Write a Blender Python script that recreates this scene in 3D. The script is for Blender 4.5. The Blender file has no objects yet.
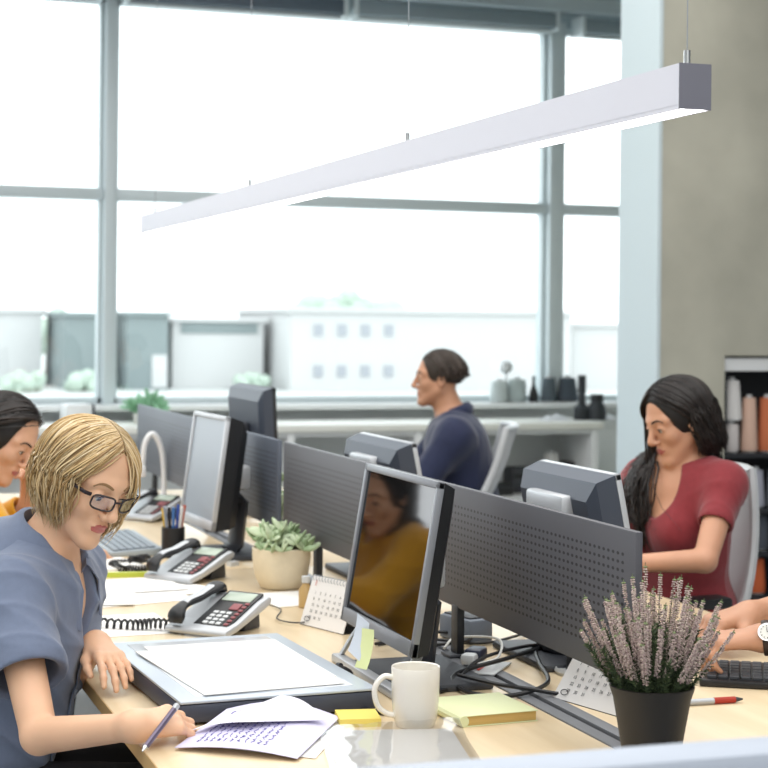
import bpy, bmesh, math, random
import numpy as np
from mathutils import Vector, Matrix
random.seed(7)
rng = np.random.default_rng(7)
SC = bpy.context.scene
COL = SC.collection
PI = math.pi

# ------------------------------------------------------------------ camera
FPX, YAW, ROLL, CY, CAMZ = 1734.4, 0.32957, 0.01008, 320.9, 1.375
Fv = Vector((math.sin(YAW), math.cos(YAW), 0)); Rv = Vector((math.cos(YAW), -math.sin(YAW), 0)); Uv = Vector((0, 0, 1))
R2 = Rv * math.cos(ROLL) + Uv * math.sin(ROLL); U2 = -Rv * math.sin(ROLL) + Uv * math.cos(ROLL)
cd = bpy.data.cameras.new('camera'); cam = bpy.data.objects.new('camera', cd); COL.objects.link(cam)
M = Matrix((R2, U2, -Fv)).transposed().to_4x4(); M.translation = (0, 0, CAMZ)
cam.matrix_world = M
cd.sensor_width = 24; cd.sensor_height = 24; cd.sensor_fit = 'HORIZONTAL'
cd.lens = 24 * FPX / 768
cd.shift_y = -(384 - CY) / 768
cd.clip_start = 0.05; cd.clip_end = 500
cd.dof.use_dof = True; cd.dof.focus_distance = 2.85; cd.dof.aperture_fstop = 5.0; cd.dof.aperture_blades = 0
SC.camera = cam

# ------------------------------------------------------------------ light and exposure
w = bpy.data.worlds.new('overcast'); SC.world = w; w.use_nodes = True
bg = w.node_tree.nodes['Background']; bg.inputs[0].default_value = (0.93, 0.97, 1.0, 1); bg.inputs[1].default_value = 1.7
def area(name, loc, rot, sx, sy, power, col=(1, 1, 1)):
    l = bpy.data.lights.new(name, 'AREA'); l.shape = 'RECTANGLE'; l.size = sx; l.size_y = sy; l.energy = power; l.color = col
    o = bpy.data.objects.new(name, l); o.location = loc; o.rotation_euler = rot; COL.objects.link(o); return o
area('ceiling_lights', (0.6, 2.2, 3.40), (0, 0, 0), 6.0, 10.0, 235, (1, 0.98, 0.95))  # unseen overhead fill, added to brighten the room
vs = SC.view_settings
SC.display_settings.display_device = 'sRGB'
vs.view_transform = 'Standard'; vs.look = 'None'; vs.exposure = 0.9; vs.gamma = 1.0; vs.use_curve_mapping = False
try:
    SC.cycles.max_bounces = 8; SC.cycles.transparent_max_bounces = 12; SC.cycles.caustics_reflective = False; SC.cycles.caustics_refractive = False
except Exception: pass

# ------------------------------------------------------------------ materials
def lin(h):
    h = h.lstrip('#'); c = [int(h[i:i + 2], 16) / 255 for i in (0, 2, 4)]
    return tuple((v / 12.92 if v <= 0.04045 else ((v + 0.055) / 1.055) ** 2.4) for v in c) + (1,)
MATS = {}
def mat(name, col, rough=0.5, metal=0.0, var=0.0, vscale=20, bump=0.0, bscale=200, spec=0.5, sheen=0, coat=0, stretch=(1, 1, 1), sss=0, emit=0, col2=None, islands=None):
    if name in MATS: return MATS[name]
    m = bpy.data.materials.new(name); m.use_nodes = True; nt = m.node_tree; N = nt.nodes; L = nt.links
    b = N['Principled BSDF']; c = lin(col) if isinstance(col, str) else tuple(col) + (1,)
    b.inputs['Base Color'].default_value = c; b.inputs['Roughness'].default_value = rough; b.inputs['Metallic'].default_value = metal
    b.inputs['Specular IOR Level'].default_value = spec
    if sheen: b.inputs['Sheen Weight'].default_value = sheen
    if coat: b.inputs['Coat Weight'].default_value = coat; b.inputs['Coat Roughness'].default_value = 0.1
    if sss:
        b.inputs['Subsurface Weight'].default_value = sss; b.inputs['Subsurface Radius'].default_value = (0.012, 0.005, 0.003); b.inputs['Subsurface Scale'].default_value = 1.0
    if emit: b.inputs['Emission Color'].default_value = c; b.inputs['Emission Strength'].default_value = emit
    if var or bump or col2:
        tc = N.new('ShaderNodeTexCoord'); mp = N.new('ShaderNodeMapping'); mp.inputs['Scale'].default_value = stretch; L.new(tc.outputs['Object'], mp.inputs[0])
        if var or col2:
            nz = N.new('ShaderNodeTexNoise'); nz.inputs['Scale'].default_value = vscale; nz.inputs['Detail'].default_value = 4; L.new(mp.outputs[0], nz.inputs['Vector'])
            rp = N.new('ShaderNodeValToRGB'); rp.color_ramp.elements[0].position = 0.3; rp.color_ramp.elements[1].position = 0.7
            if col2: rp.color_ramp.elements[0].color = c; rp.color_ramp.elements[1].color = lin(col2)
            else:
                rp.color_ramp.elements[0].color = tuple(v * (1 - var) for v in c[:3]) + (1,); rp.color_ramp.elements[1].color = tuple(min(1, v * (1 + var)) for v in c[:3]) + (1,)
            L.new(nz.outputs['Fac'], rp.inputs[0]); L.new(rp.outputs[0], b.inputs['Base Color'])
        if bump:
            n2 = N.new('ShaderNodeTexNoise'); n2.inputs['Scale'].default_value = bscale; L.new(mp.outputs[0], n2.inputs['Vector'])
            bp = N.new('ShaderNodeBump'); bp.inputs['Strength'].default_value = bump; bp.inputs['Distance'].default_value = 0.002
            L.new(n2.outputs['Fac'], bp.inputs['Height']); L.new(bp.outputs[0], b.inputs['Normal'])
    if islands:
        g = N.new('ShaderNodeNewGeometry'); rp = N.new('ShaderNodeValToRGB'); cr = rp.color_ramp
        cr.elements[0].color = lin(islands[0]); cr.elements[1].color = lin(islands[-1])
        for i, h in enumerate(islands[1:-1]):
            e = cr.elements.new((i + 1) / (len(islands) - 1)); e.color = lin(h)
        L.new(g.outputs['Random Per Island'], rp.inputs[0]); L.new(rp.outputs[0], b.inputs['Base Color'])
    MATS[name] = m; return m

def glass_mat():
    m = bpy.data.materials.new('window_glass'); m.use_nodes = True; nt = m.node_tree; N = nt.nodes; L = nt.links
    N.remove(N['Principled BSDF']); t = N.new('ShaderNodeBsdfTransparent'); t.inputs[0].default_value = (0.96, 0.985, 0.98, 1)
    g = N.new('ShaderNodeBsdfGlossy'); g.inputs['Roughness'].default_value = 0.02; mx = N.new('ShaderNodeMixShader'); mx.inputs[0].default_value = 0.05
    L.new(t.outputs[0], mx.inputs[1]); L.new(g.outputs[0], mx.inputs[2]); L.new(mx.outputs[0], N['Material Output'].inputs[0]); return m

def perforated(name, col, hole):
    """painted steel with a regular grid of small punched holes (local y along the panel, z up)"""
    m = mat(name, col, 0.5, 0.0); nt = m.node_tree; N = nt.nodes; L = nt.links; b = N['Principled BSDF']
    tc = N.new('ShaderNodeTexCoord'); sp = N.new('ShaderNodeSeparateXYZ'); L.new(tc.outputs['Object'], sp.inputs[0])
    def mth(op, a, bb=None):
        n = N.new('ShaderNodeMath'); n.operation = op
        for i, v in enumerate((a, bb)):
            if v is None: continue
            if isinstance(v, (int, float)): n.inputs[i].default_value = v
            else: L.new(v, n.inputs[i])
        return n.outputs[0]
    PY, PZ, Z0, Z1 = 0.0165, 0.0128, 0.034, 0.034 + 0.0128 * 13
    fy = mth('MULTIPLY', mth('SUBTRACT', mth('FRACT', mth('DIVIDE', sp.outputs[1], PY)), 0.5), PY)
    fz = mth('MULTIPLY', mth('SUBTRACT', mth('FRACT', mth('DIVIDE', mth('SUBTRACT', sp.outputs[2], Z0), PZ)), 0.5), PZ)
    r = mth('ADD', mth('POWER', mth('DIVIDE', fy, 0.0046), 2), mth('POWER', mth('DIVIDE', fz, 0.0026), 2))
    ins = mth('LESS_THAN', r, 1.0)
    ok = mth('MULTIPLY', mth('GREATER_THAN', sp.outputs[2], Z0), mth('LESS_THAN', sp.outputs[2], Z1))
    ok2 = mth('LESS_THAN', mth('ABSOLUTE', sp.outputs[1]), 0.955)
    fac = mth('MULTIPLY', mth('MULTIPLY', ins, ok), ok2)
    mx = N.new('ShaderNodeMix'); mx.data_type = 'RGBA'; L.new(fac, mx.inputs[0]); mx.inputs[6].default_value = lin(col); mx.inputs[7].default_value = lin(hole)
    L.new(mx.outputs[2], b.inputs['Base Color']); return m

# ------------------------------------------------------------------ object helpers
def tag(o, label=None, cat=None, group=None, kind=None):
    for k, v in (('label', label), ('category', cat), ('group', group), ('kind', kind)):
        if v: o[k] = v
    return o
def thing(name, label, cat, loc=(0, 0, 0), rz=0, group=None, rot=None):
    o = bpy.data.objects.new(name, None); o.empty_display_size = 0.05; COL.objects.link(o)
    o.location = loc; o.rotation_euler = rot or (0, 0, rz); return tag(o, label, cat, group)
def link(name, me, parent=None, loc=(0, 0, 0), rz=0, rot=None):
    o = bpy.data.objects.new(name, me); COL.objects.link(o); o.location = loc; o.rotation_euler = rot or (0, 0, rz)
    if parent: o.parent = parent
    return o
def copy_tree(o, parent=None):
    c = o.copy(); COL.objects.link(c)
    if parent: c.parent = parent
    for ch in list(o.children): copy_tree(ch, c)
    return c

class MB:
    """collects boxes, tubes, lathes ... into ONE mesh object"""
    def __init__(s): s.b = bmesh.new(); s.mi = 0
    def _add(s, verts, faces):
        vs = [s.b.verts.new(v) for v in verts]; out = []
        for f in faces:
            try: q = s.b.faces.new([vs[i] for i in f]); q.material_index = s.mi; out.append(q)
            except ValueError: pass
        return out
    def box(s, lo, hi, bev=0.0, rot=None, at=(0, 0, 0), seg=2):
        t = bmesh.new(); bmesh.ops.create_cube(t, size=1)
        c = [(a + b) / 2 for a, b in zip(lo, hi)]; d = [abs(b - a) for a, b in zip(lo, hi)]
        for v in t.verts: v.co = Vector((v.co[0] * d[0] + c[0], v.co[1] * d[1] + c[1], v.co[2] * d[2] + c[2]))
        if bev: bmesh.ops.bevel(t, geom=list(t.edges), offset=min(bev, min(d) * .45), segments=seg, affect='EDGES', profile=0.5)
        if rot is not None:
            for v in t.verts: v.co = rot @ v.co
        for v in t.verts: v.co += Vector(at)
        t.verts.index_update(); s._add([v.co.copy() for v in t.verts], [[v.index for v in f.verts] for f in t.faces]); t.free(); return s
    def tube(s, pts, r, n=8, cap=True, flat=1.0, up=None):
        pts = [Vector(p) for p in pts]; m = len(pts); rr = r if hasattr(r, '__len__') else [r] * m
        V = []; prev = None
        for i, p in enumerate(pts):
            t = (pts[min(i + 1, m - 1)] - pts[max(i - 1, 0)]).normalized()
            if prev is None:
                a = Vector(up) if up is not None else (Vector((0, 0, 1)) if abs(t.z) < .9 else Vector((1, 0, 0)))
                u = (a - t * a.dot(t)).normalized()
            else: u = (prev - t * prev.dot(t)).normalized()
            prev = u; v = t.cross(u)
            for k in range(n):
                an = 2 * PI * k / n; V.append(p + (u * math.cos(an) * flat + v * math.sin(an)) * rr[i])
        F = [[i * n + k, i * n + (k + 1) % n, (i + 1) * n + (k + 1) % n, (i + 1) * n + k] for i in range(m - 1) for k in range(n)]
        if cap: F += [list(range(n))[::-1], [(m - 1) * n + k for k in range(n)]]
        s._add(V, F); return s
    def cyl(s, p0, p1, r, n=24): return s.tube([p0, p1], r, n)
    def lathe(s, prof, n=32, at=(0, 0, 0), sy=1.0):
        V = []; m = len(prof)
        for r, z in prof:
            for k in range(n): V.append(Vector((at[0] + r * math.cos(2 * PI * k / n), at[1] + sy * r * math.sin(2 * PI * k / n), at[2] + z)))
        F = [[i * n + k, i * n + (k + 1) % n, (i + 1) * n + (k + 1) % n, (i + 1) * n + k] for i in range(m - 1) for k in range(n)]
        F += [list(range(n))[::-1], [(m - 1) * n + k for k in range(n)]]
        s._add(V, F); return s
    def prism(s, poly, y0, y1, bev=0.0):
        """polygon in x,z extruded along y"""
        t = bmesh.new(); a = [t.verts.new((x, y0, z)) for x, z in poly]; b = [t.verts.new((x, y1, z)) for x, z in poly]; n = len(poly)
        t.faces.new(a); t.faces.new(b[::-1])
        for i in range(n): t.faces.new([a[i], b[i], b[(i + 1) % n], a[(i + 1) % n]])
        bmesh.ops.recalc_face_normals(t, faces=t.faces)
        if bev: bmesh.ops.bevel(t, geom=list(t.edges), offset=bev, segments=2, affect='EDGES', profile=0.5)
        t.verts.index_update(); s._add([v.co.copy() for v in t.verts], [[v.index for v in f.verts] for f in t.faces]); t.free(); return s
    def ell(s, c, r, rot=None, n=12, m=8):
        V = []; 
        for i in range(1, m):
            th = PI * i / m
            for k in range(n):
                ph = 2 * PI * k / n; p = Vector((r[0] * math.sin(th) * math.cos(ph), r[1] * math.sin(th) * math.sin(ph), r[2] * math.cos(th)))
                V.append((rot @ p if rot is not None else p) + Vector(c))
        F = [[i * n + k, (i + 1) * n + k, (i + 1) * n + (k + 1) % n, i * n + (k + 1) % n] for i in range(m - 2) for k in range(n)]
        a = len(V); zt = Vector((0, 0, r[2])); V += [(rot @ zt if rot is not None else zt) + Vector(c), Vector(c) - (rot @ zt if rot is not None else zt)]
        F += [[a, k, (k + 1) % n] for k in range(n)] + [[a + 1, (m - 2) * n + (k + 1) % n, (m - 2) * n + k] for k in range(n)]
        s._add(V, F); return s
    def sheet(s, grid, th=0.0006):
        """grid[i][j] of points -> thin solid sheet"""
        a, b = len(grid), len(grid[0]); G = [[Vector(p) for p in r] for r in grid]; V = []
        for sgn in (0, 1):
            for i in range(a):
                for j in range(b):
                    du = G[min(i + 1, a - 1)][j] - G[max(i - 1, 0)][j]; dv = G[i][min(j + 1, b - 1)] - G[i][max(j - 1, 0)]
                    nn = du.cross(dv).normalized(); V.append(G[i][j] + nn * (th if sgn else 0))
        o = a * b; I = lambda i, j: i * b + j; F = []
        for i in range(a - 1):
            for j in range(b - 1):
                F.append([I(i, j), I(i, j + 1), I(i + 1, j + 1), I(i + 1, j)]); F.append([o + I(i, j), o + I(i + 1, j), o + I(i + 1, j + 1), o + I(i, j + 1)])
        ring = [I(i, 0) for i in range(a)] + [I(a - 1, j) for j in range(1, b)] + [I(i, b - 1) for i in range(a - 2, -1, -1)] + [I(0, j) for j in range(b - 2, 0, -1)]
        for k in range(len(ring)): p, q = ring[k], ring[(k + 1) % len(ring)]; F.append([p, q, o + q, o + p])
        s._add(V, F); return s
    def build(s, name, m, parent=None, loc=(0, 0, 0), rz=0, rot=None, ang=35, recalc=True):
        if recalc: bmesh.ops.recalc_face_normals(s.b, faces=s.b.faces)
        me = bpy.data.meshes.new(name); s.b.to_mesh(me); s.b.free()
        for x in (m if isinstance(m, (list, tuple)) else [m]): me.materials.append(x)
        me.polygons.foreach_set('use_smooth', [True] * len(me.polygons)); me.set_sharp_from_angle(angle=math.radians(ang))
        return link(name, me, parent, loc, rz, rot)

def mesh_np(name, V, Q, mats, parent=None, mi=None):
    V = np.asarray(V, np.float32); Q = np.asarray(Q, np.int32); me = bpy.data.meshes.new(name); k = Q.shape[1]
    me.vertices.add(len(V)); me.vertices.foreach_set('co', V.ravel()); me.loops.add(Q.size); me.loops.foreach_set('vertex_index', Q.ravel())
    me.polygons.add(len(Q)); me.polygons.foreach_set('loop_start', np.arange(0, Q.size, k, dtype=np.int32)); me.polygons.foreach_set('loop_total', np.full(len(Q), k, np.int32))
    if mi is not None: me.polygons.foreach_set('material_index', np.asarray(mi, np.int32))
    for x in (mats if isinstance(mats, (list, tuple)) else [mats]): me.materials.append(x)
    me.update(calc_edges=True); me.polygons.foreach_set('use_smooth', np.ones(len(Q), bool)); me.validate()
    return link(name, me, parent)
def spline(pts, n=8):
    """Catmull-Rom through pts"""
    P = [Vector(p) for p in pts]; P = [P[0] * 2 - P[1]] + P + [P[-1] * 2 - P[-2]]; out = []
    for i in range(1, len(P) - 2):
        a, b, c, d = P[i - 1:i + 3]
        for k in range(n):
            t = k / n; out.append(0.5 * ((2 * b) + (c - a) * t + (2 * a - 5 * b + 4 * c - d) * t * t + (3 * b - a - 3 * c + d) * t ** 3))
    return out + [P[-2]]
def textmesh(name, body, size, m, parent, mtx, align='LEFT', space=1.0, line=1.0):
    cu = bpy.data.curves.new(name, 'FONT'); cu.body = body; cu.size = size; cu.align_x = align; cu.space_character = space; cu.space_line = line; cu.extrude = 0.0001
    t = bpy.data.objects.new(name, cu); COL.objects.link(t); dg = bpy.context.evaluated_depsgraph_get(); me = bpy.data.meshes.new_from_object(t.evaluated_get(dg))
    bpy.data.objects.remove(t); me.materials.clear(); me.materials.append(m); o = link(name, me, parent); o.matrix_local = mtx; return o
# ------------------------------------------------------------------ the setting
WALLW = mat('white_wall_paint', '#e9edee', 0.8); GREYT = mat('grey_aluminium_frame', '#cbd5d8', 0.45, 0.1); CONC = mat('bare_concrete', '#b4b2a4', 0.85, var=0.16, vscale=2.2, bump=0.25, bscale=60)
CEILM = mat('ceiling_paint', '#8e9aa3', 0.9); FLOORM = mat('grey_carpet', '#a9aaab', 0.95, var=0.08, vscale=60)
MDARK = mat('dark_steel_blind_case', '#56636f', 0.5); SILLM = mat('sill_white', '#e6e9ea', 0.5); GLASS = glass_mat()
def struct(name, lo, hi, m, bev=0.0):
    o = MB().box(lo, hi, bev).build(name, m); o['kind'] = 'structure'; return o
WY = 9.3
struct('floor', (-5, -3, -0.1), (8, 9.7, 0), FLOORM)
struct('ceiling', (-5, -3, 3.45), (8, 9.7, 3.6), CEILM)
struct('wall_front', (-5, -3.2, 0), (8, -3, 3.45), WALLW)
struct('wall_left', (-4.2, -3, 0), (-4, 9.5, 3.45), WALLW)
struct('wall_right_far', (7.9, -3, 0), (8.1, 9.5, 3.45), WALLW)
struct('wall_back', (-5, WY - .06, 0), (8, WY + .25, 0.905), WALLW)
struct('trim_sill', (-5, WY - .2, 0.885), (8, WY + .02, 0.915), SILLM, 0.004)
struct('wall_header', (-5, WY - .02, 3.1), (8, WY + .2, 3.45), mat('grey_header', '#a9b8bf', 0.6))
struct('trim_header', (-5, WY - .1, 3.19), (8, WY - .02, 3.27), GREYT)
MX = [(-1.07, -1.0), (1.575, 1.635), (4.162, 4.255), (6.8, 6.9)]
for i, (a, b) in enumerate(MX): struct('trim_%d' % (i + 1), (a, WY - .09, 0.9), (b, WY + .08, 3.12), GREYT, 0.004)
for i in range(3):
    x0, x1 = MX[i][1], MX[i + 1][0]
    t = tag(bpy.data.objects.new('window_%d' % (i + 1), None), kind='structure'); COL.objects.link(t); t.location = (x0, WY, 0.915)
    W, H = x1 - x0, 3.1 - .915; f = MB()
    f.box((0, -.03, 0), (W, .05, .035), .003).box((0, -.03, H - .04), (W, .05, H), .003).box((0, -.03, 0), (.022, .05, H), .003).box((W - .022, -.03, 0), (W, .05, H), .003)
    o = f.build('window_frame', GREYT, t); o['kind'] = 'structure'
    o = MB().box((0, -.06, 2.005 - .915), (W, .05, 2.07 - .915), .004).build('transom', GREYT, t); o['kind'] = 'structure'
    for z0, z1 in ((.03, 1.095), (1.15, H - .03)):
        o = MB().box((.015, .008, z0), (W - .015, .018, z1)).build('pane', GLASS, t); o['kind'] = 'structure'
# column and concrete wall to the right
o = MB().box((3.364, 6.35, 0), (3.668, 6.69, 3.45)).box((3.668, 6.67, 0), (8, 6.9, 1.245)).box((3.668, 6.35, 1.245), (8, 6.9, 3.45)).box((4.69, 6.35, 0), (8, 6.68, 1.245)).build('wall_right', CONC); o['kind'] = 'structure'
struct('trim_column', (3.350, 6.345, 0), (3.366, 6.70, 3.45), mat('pale_blue_column_paint', '#c9d6da', 0.7))  # column side towards the window, daylight put into its paler colour
# roller blind cassettes under the header
def blind(x0, x1, z, lab, m):
    t = thing('roller_blind', lab, 'blind', ((x0 + x1) / 2, WY - .2, z))
    h = (x1 - x0) / 2; MB().box((-h, -.05, 0), (h, .05, .085), .012).build('blind_case', m, t)
    MB().cyl((-h + .02, 0, -.012), (h - .02, 0, -.012), .011, 12).build('bottom_bar', GREYT, t)
    for s in (-1, 1): MB().box((s * h - .012, -.055, -.01), (s * h + .012, .1, .1), .004).build('bracket', GREYT, t)
blind(1.66, 2.86, 3.05, 'dark rolled-up blind case at the left half of the middle window top', MDARK)
blind(2.92, 4.13, 3.055, 'rolled-up blind case in lighter grey at right half of the middle window top', mat('grey_blind_case', '#7f8d94', 0.5))
blind(-.95, 1.53, 3.06, 'dark rolled-up blind case above the window at far left', MDARK)
blind(4.29, 6.7, 3.04, 'grey rolled-up blind case above the narrow window beside the column', MATS['grey_blind_case'])

# outside
g = MB().box((-60, 12, -2.2), (140, 260, -1.9)).build('ground_outside', mat('pale_paving', '#b9bcba', 0.9)); g['kind'] = 'structure'
def house(name, lab, x0, x1, y, d, z1, m, holes=(), hm=None):
    t = thing(name, lab, 'building', ((x0 + x1) / 2, y, -1.9)); w_ = (x1 - x0) / 2
    MB().box((-w_, 0, 0), (w_, d, z1 + 1.9)).build('wall', m, t); MB().box((-w_ - .2, -.2, z1 + 1.9), (w_ + .2, d + .2, z1 + 2.1)).build('roof', m, t)
    for (a, b, c, e) in holes: MB().box((a, -.06, b), (c, .05, e)).build('window', hm, t)
PB = mat('pale_render_facade', '#c2c2c2', 0.9); DB = mat('grey_green_cladding', '#7f8a8b', 0.8); WG = mat('facade_window_dark', '#9c9fa6', 0.4); LB = mat('light_render', '#c4c4c4', 0.9)
house('shed', 'grey green flat-roofed shed seen outside, left of the thick window post', 11.9, 13.5, 80, 6, 1.45, DB)
house('shed', 'grey green flat-roofed shed seen outside, just right of the thick window post', 14.6, 16.5, 79, 6, 1.5, DB, ((.2, .1, .9, 1.6),), LB)
house('warehouse', 'low white wall-like building right of the grey sheds outside', 16.9, 21.3, 80, 8, 1.25, LB, ((-1.8, 2.6, 1.9, 3.1),), DB)
house('apartment_block', 'long white building with small square windows, outside behind the seated man', 21.8, 36, 77, 10, 1.75, PB, [(-6 + k * 1.15, z, -5.55 + k * 1.15, z + .55) for k in range(4) for z in (2.55, .65)], WG)
house('warehouse', 'pale building outside behind the narrow window beside the column', 36.5, 44, 78, 10, 1.2, LB)
house('warehouse', 'pale low building outside at the far left window', 5, 11.4, 84, 8, 1.6, LB)
LEAF = mat('outdoor_leaves', '#a9b8ab', 0.8, var=0.2, vscale=8)
for (x, y, r, lab) in ((12.6, 77.5, .9, 'low green bush outside in front of the grey shed left of the post'), (20.3, 78, .7, 'low green bush outside between the white buildings'), (9.7, 77, .8, 'pale green bush outside at the far left')):
    b = MB()
    for k in range(14): b.ell((random.uniform(-r, r), random.uniform(-r, r) * .6, random.uniform(.2, .8) * r), [random.uniform(.3, .5) * r] * 3, n=8, m=6)
    tag(b.build('bush', LEAF, loc=(x, y, -1.9)), lab, 'bush')
for (x, y, r, h, lab) in ((13.6, 98, 1.5, 3.1, 'faint tree crown over the sheds outside'), (31, 100, 3, 4.6, 'faint pale tree behind the white building outside')):
    t = thing('tree', lab, 'tree', (x, y, -1.9)); MB().tube([(0, 0, 0), (.05, 0, h * .5), (0, .1, h * .8)], [.16, .12, .05], 7).build('trunk', mat('outdoor_bark', '#8d877f', 0.9), t); b = MB()
    for k in range(22): b.ell((random.gauss(0, r * .35), random.gauss(0, r * .35), h * .75 + random.gauss(0, h * .12)), [random.uniform(.2, .4) * r] * 3, n=8, m=6)
    b.build('crown', LEAF, t)

# ------------------------------------------------------------------ desks
BIRCH = mat('birch_veneer', '#d8c19c', 0.42, col2='#e4d0ae', vscale=3.0, stretch=(9, 0.8, 9), coat=0.3); EDGEW = mat('birch_edge', '#c09d68', 0.55)
STEEL = mat('grey_steel', '#9a9ea3', 0.4, 0.5); TRAYM = mat('cable_channel_grey', '#6d6f73', 0.5, 0.1); BLACK = mat('black_plastic', '#1a1b1e', 0.45); SILVER = mat('silver_plastic', '#b9bcc0', 0.35, 0.3); LGREY = mat('light_grey_plastic', '#c9cccd', 0.45); DGREY = mat('dark_grey_plastic', '#3b3e44', 0.5)
TZ = 0.73
def desk(x0, x1, y0, y1, lab):
    t = thing('desk', lab, 'desk', ((x0 + x1) / 2, (y0 + y1) / 2, 0), group='birch desks in the double row'); a, b = (x1 - x0) / 2, (y1 - y0) / 2
    top = MB(); top.box((-a, -b, TZ - .025), (a, b, TZ), .002); top.build('worktop', BIRCH, t)
    MB().box((-a - .0012, -b + .003, TZ - .024), (-a + .001, b - .003, TZ - .001)).build('edge_band', EDGEW, t)
    for sx in (-1, 1):
        for sy in (-1, 1): MB().box((sx * (a - .06) - .025, sy * (b - .06) - .025, 0), (sx * (a - .06) + .025, sy * (b - .06) + .025, TZ - .025), .004).build('leg', STEEL, t)
    for s in (-1, 1): MB().box((-a + .08, s * (b - .06) - .015, TZ - .075), (a - .08, s * (b - .06) + .015, TZ - .025), .003).build('rail', STEEL, t)
desk(.505, 1.188, 2.2, 4.368, 'birch desk the blonde woman in the grey blouse works at')
desk(.505, 1.188, 4.372, 6.45, 'birch desk of the dark-haired woman in yellow, behind the blonde woman\'s desk')
desk(1.252, 1.957, 2.2, 4.368, 'birch desk of the woman in the red top, beyond the perforated screen')
desk(1.252, 1.957, 4.372, 6.45, 'birch desk the man in navy sits at, mostly hidden by the screens')
for y0, y1, lab in ((2.2, 4.368, 'grey cable channel running between the two nearest desks under the perforated screen'), (4.372, 6.45, 'grey cable channel between the two far desks')):
    t = thing('cable_channel', lab, 'cable tray', (1.22, (y0 + y1) / 2, TZ), group='cable channels between the desks'); h = (y1 - y0) / 2
    MB().box((-.031, -h, -.06), (.031, h, -.008), .003).build('channel_body', DGREY, t)
    MB().box((-.0315, -h, -.008), (-.006, h, .002), .0015).box((.006, -h, -.008), (.0315, h, .002), .0015).build('cover_strip', TRAYM, t)
    for s in (-1, 1): MB().box((-.025, s * (h - .12) - .02, -TZ), (.025, s * (h - .12) + .02, -.06), .003).build('support_leg', STEEL, t)
PERF = perforated('perforated_grey_steel', '#4e4e54', '#1d1d20')
PERF2 = perforated('perforated_blue_grey_steel', '#555c69', '#31353e')  # far screen: veiling haze mixed into the panel and hole colours
PZ0, PZ1 = 0.826, 1.059
for y0, y1, lab in ((2.36, 4.345, 'long grey perforated desk screen in front, behind the near monitor'), (4.40, 6.35, 'blue-grey perforated desk screen farther back, behind the second monitor')):
    h = (y1 - y0) / 2; t = thing('desk_screen', lab, 'desk divider', (1.22, (y0 + y1) / 2, TZ), group='perforated screens between the desks')
    MB().box((-.006, -h, 0), (.006, h, PZ1 - PZ0), .002).build('panel', PERF if y0 < 3 else PERF2, t, loc=(0, 0, PZ0 - TZ))
    for yy in (-h + .75, h - .3):
        MB().box((-.008, yy - .017, .0), (.008, yy + .017, .10), .003).build('bracket', BLACK, t)
        MB().box((-.026, yy - .024, .002), (.026, yy + .024, .009), .003).build('foot', DGREY, t)
# screen end crossing the very front
t = thing('end_screen', 'pale blue-grey screen whose blurred top edge crosses the bottom right corner', 'desk divider', (1.0, 1.36, 0))
ES = mat('pale_blue_grey_laminate', '#a3abb8', 0.5)
MB().box((-.75, -.03, .12), (.75, .03, 1.001), .012).build('panel', ES, t)
for s in (-1, 1): MB().box((s * .65 - .025, -.15, 0), (s * .65 + .025, .15, .13), .01).build('foot', STEEL, t)

# ------------------------------------------------------------------ pendant light
ALU = mat('white_anodised_aluminium', '#cfcfd8', 0.5, 0.1); EM = mat('lamp_diffuser', '#ffffff', 0.5, emit=3.2)
Y0, Y1 = 2.25, 6.36; LZ = 1.688; t = thing('pendant_lamp', 'long straight white linear lamp hanging on thin wires over the desks', 'lamp', (1.246, (Y0 + Y1) / 2, LZ)); h = (Y1 - Y0) / 2
b = MB(); b.box((-.026, -h, .006), (.026, h, .067)); b.box((-.026, -h, 0), (-.0225, h, .0065)); b.box((.0225, -h, 0), (.026, h, .0065)); b.build('housing', ALU, t)
for s in (-1, 1): MB().box((-.0262, s * h - .001, 0), (.0262, s * h + .001, .0672)).build('end_cap', mat('grey_end_cap', '#6d6d77', 0.5, 0.2), t)
MB().box((-.0222, -h + .003, .001), (.0222, h - .003, .0062)).build('diffuser', EM, t)
for yy in (2.275, 3.5, 4.85, 6.22):
    y = yy - (Y0 + Y1) / 2; w_ = MB().cyl((0, y, .085), (0, y, 3.45 - LZ), .0011, 6).build('suspension_wire', STEEL, t)
    MB().cyl((0, y, .066), (0, y, .09), .005, 12).build('connector', mat('chrome', '#cccccc', 0.15, 1.0), w_)

# ------------------------------------------------------------------ window counter
CT = mat('counter_laminate', '#e9e9e2', 0.45); WFR = mat('white_lacquer', '#e2e4e5', 0.45)
t = thing('window_counter', 'long white counter with open shelves under the windows', 'counter', (1.6, 8.6, 0))
MB().box((-2.6, 0, .795), (2.62, .5, .832), .004).build('worktop', CT, t)
for x in (-2.55, -.85, .85, 1.55, 2.58): MB().box((x - .02, .02, 0), (x + .02, .48, .795), .003).build('upright', WFR, t)
MB().box((-2.55, .05, .40), (2.56, .48, .425), .003).build('shelf', WFR, t)
MB().box((-2.55, .45, .05), (2.56, .47, .795)).build('back_panel', mat('grey_back_panel', '#d8dcdd', .7), t)
MB().box((-2.55, .03, .77), (2.56, .05, .795)).build('front_rail', WFR, t)
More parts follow.
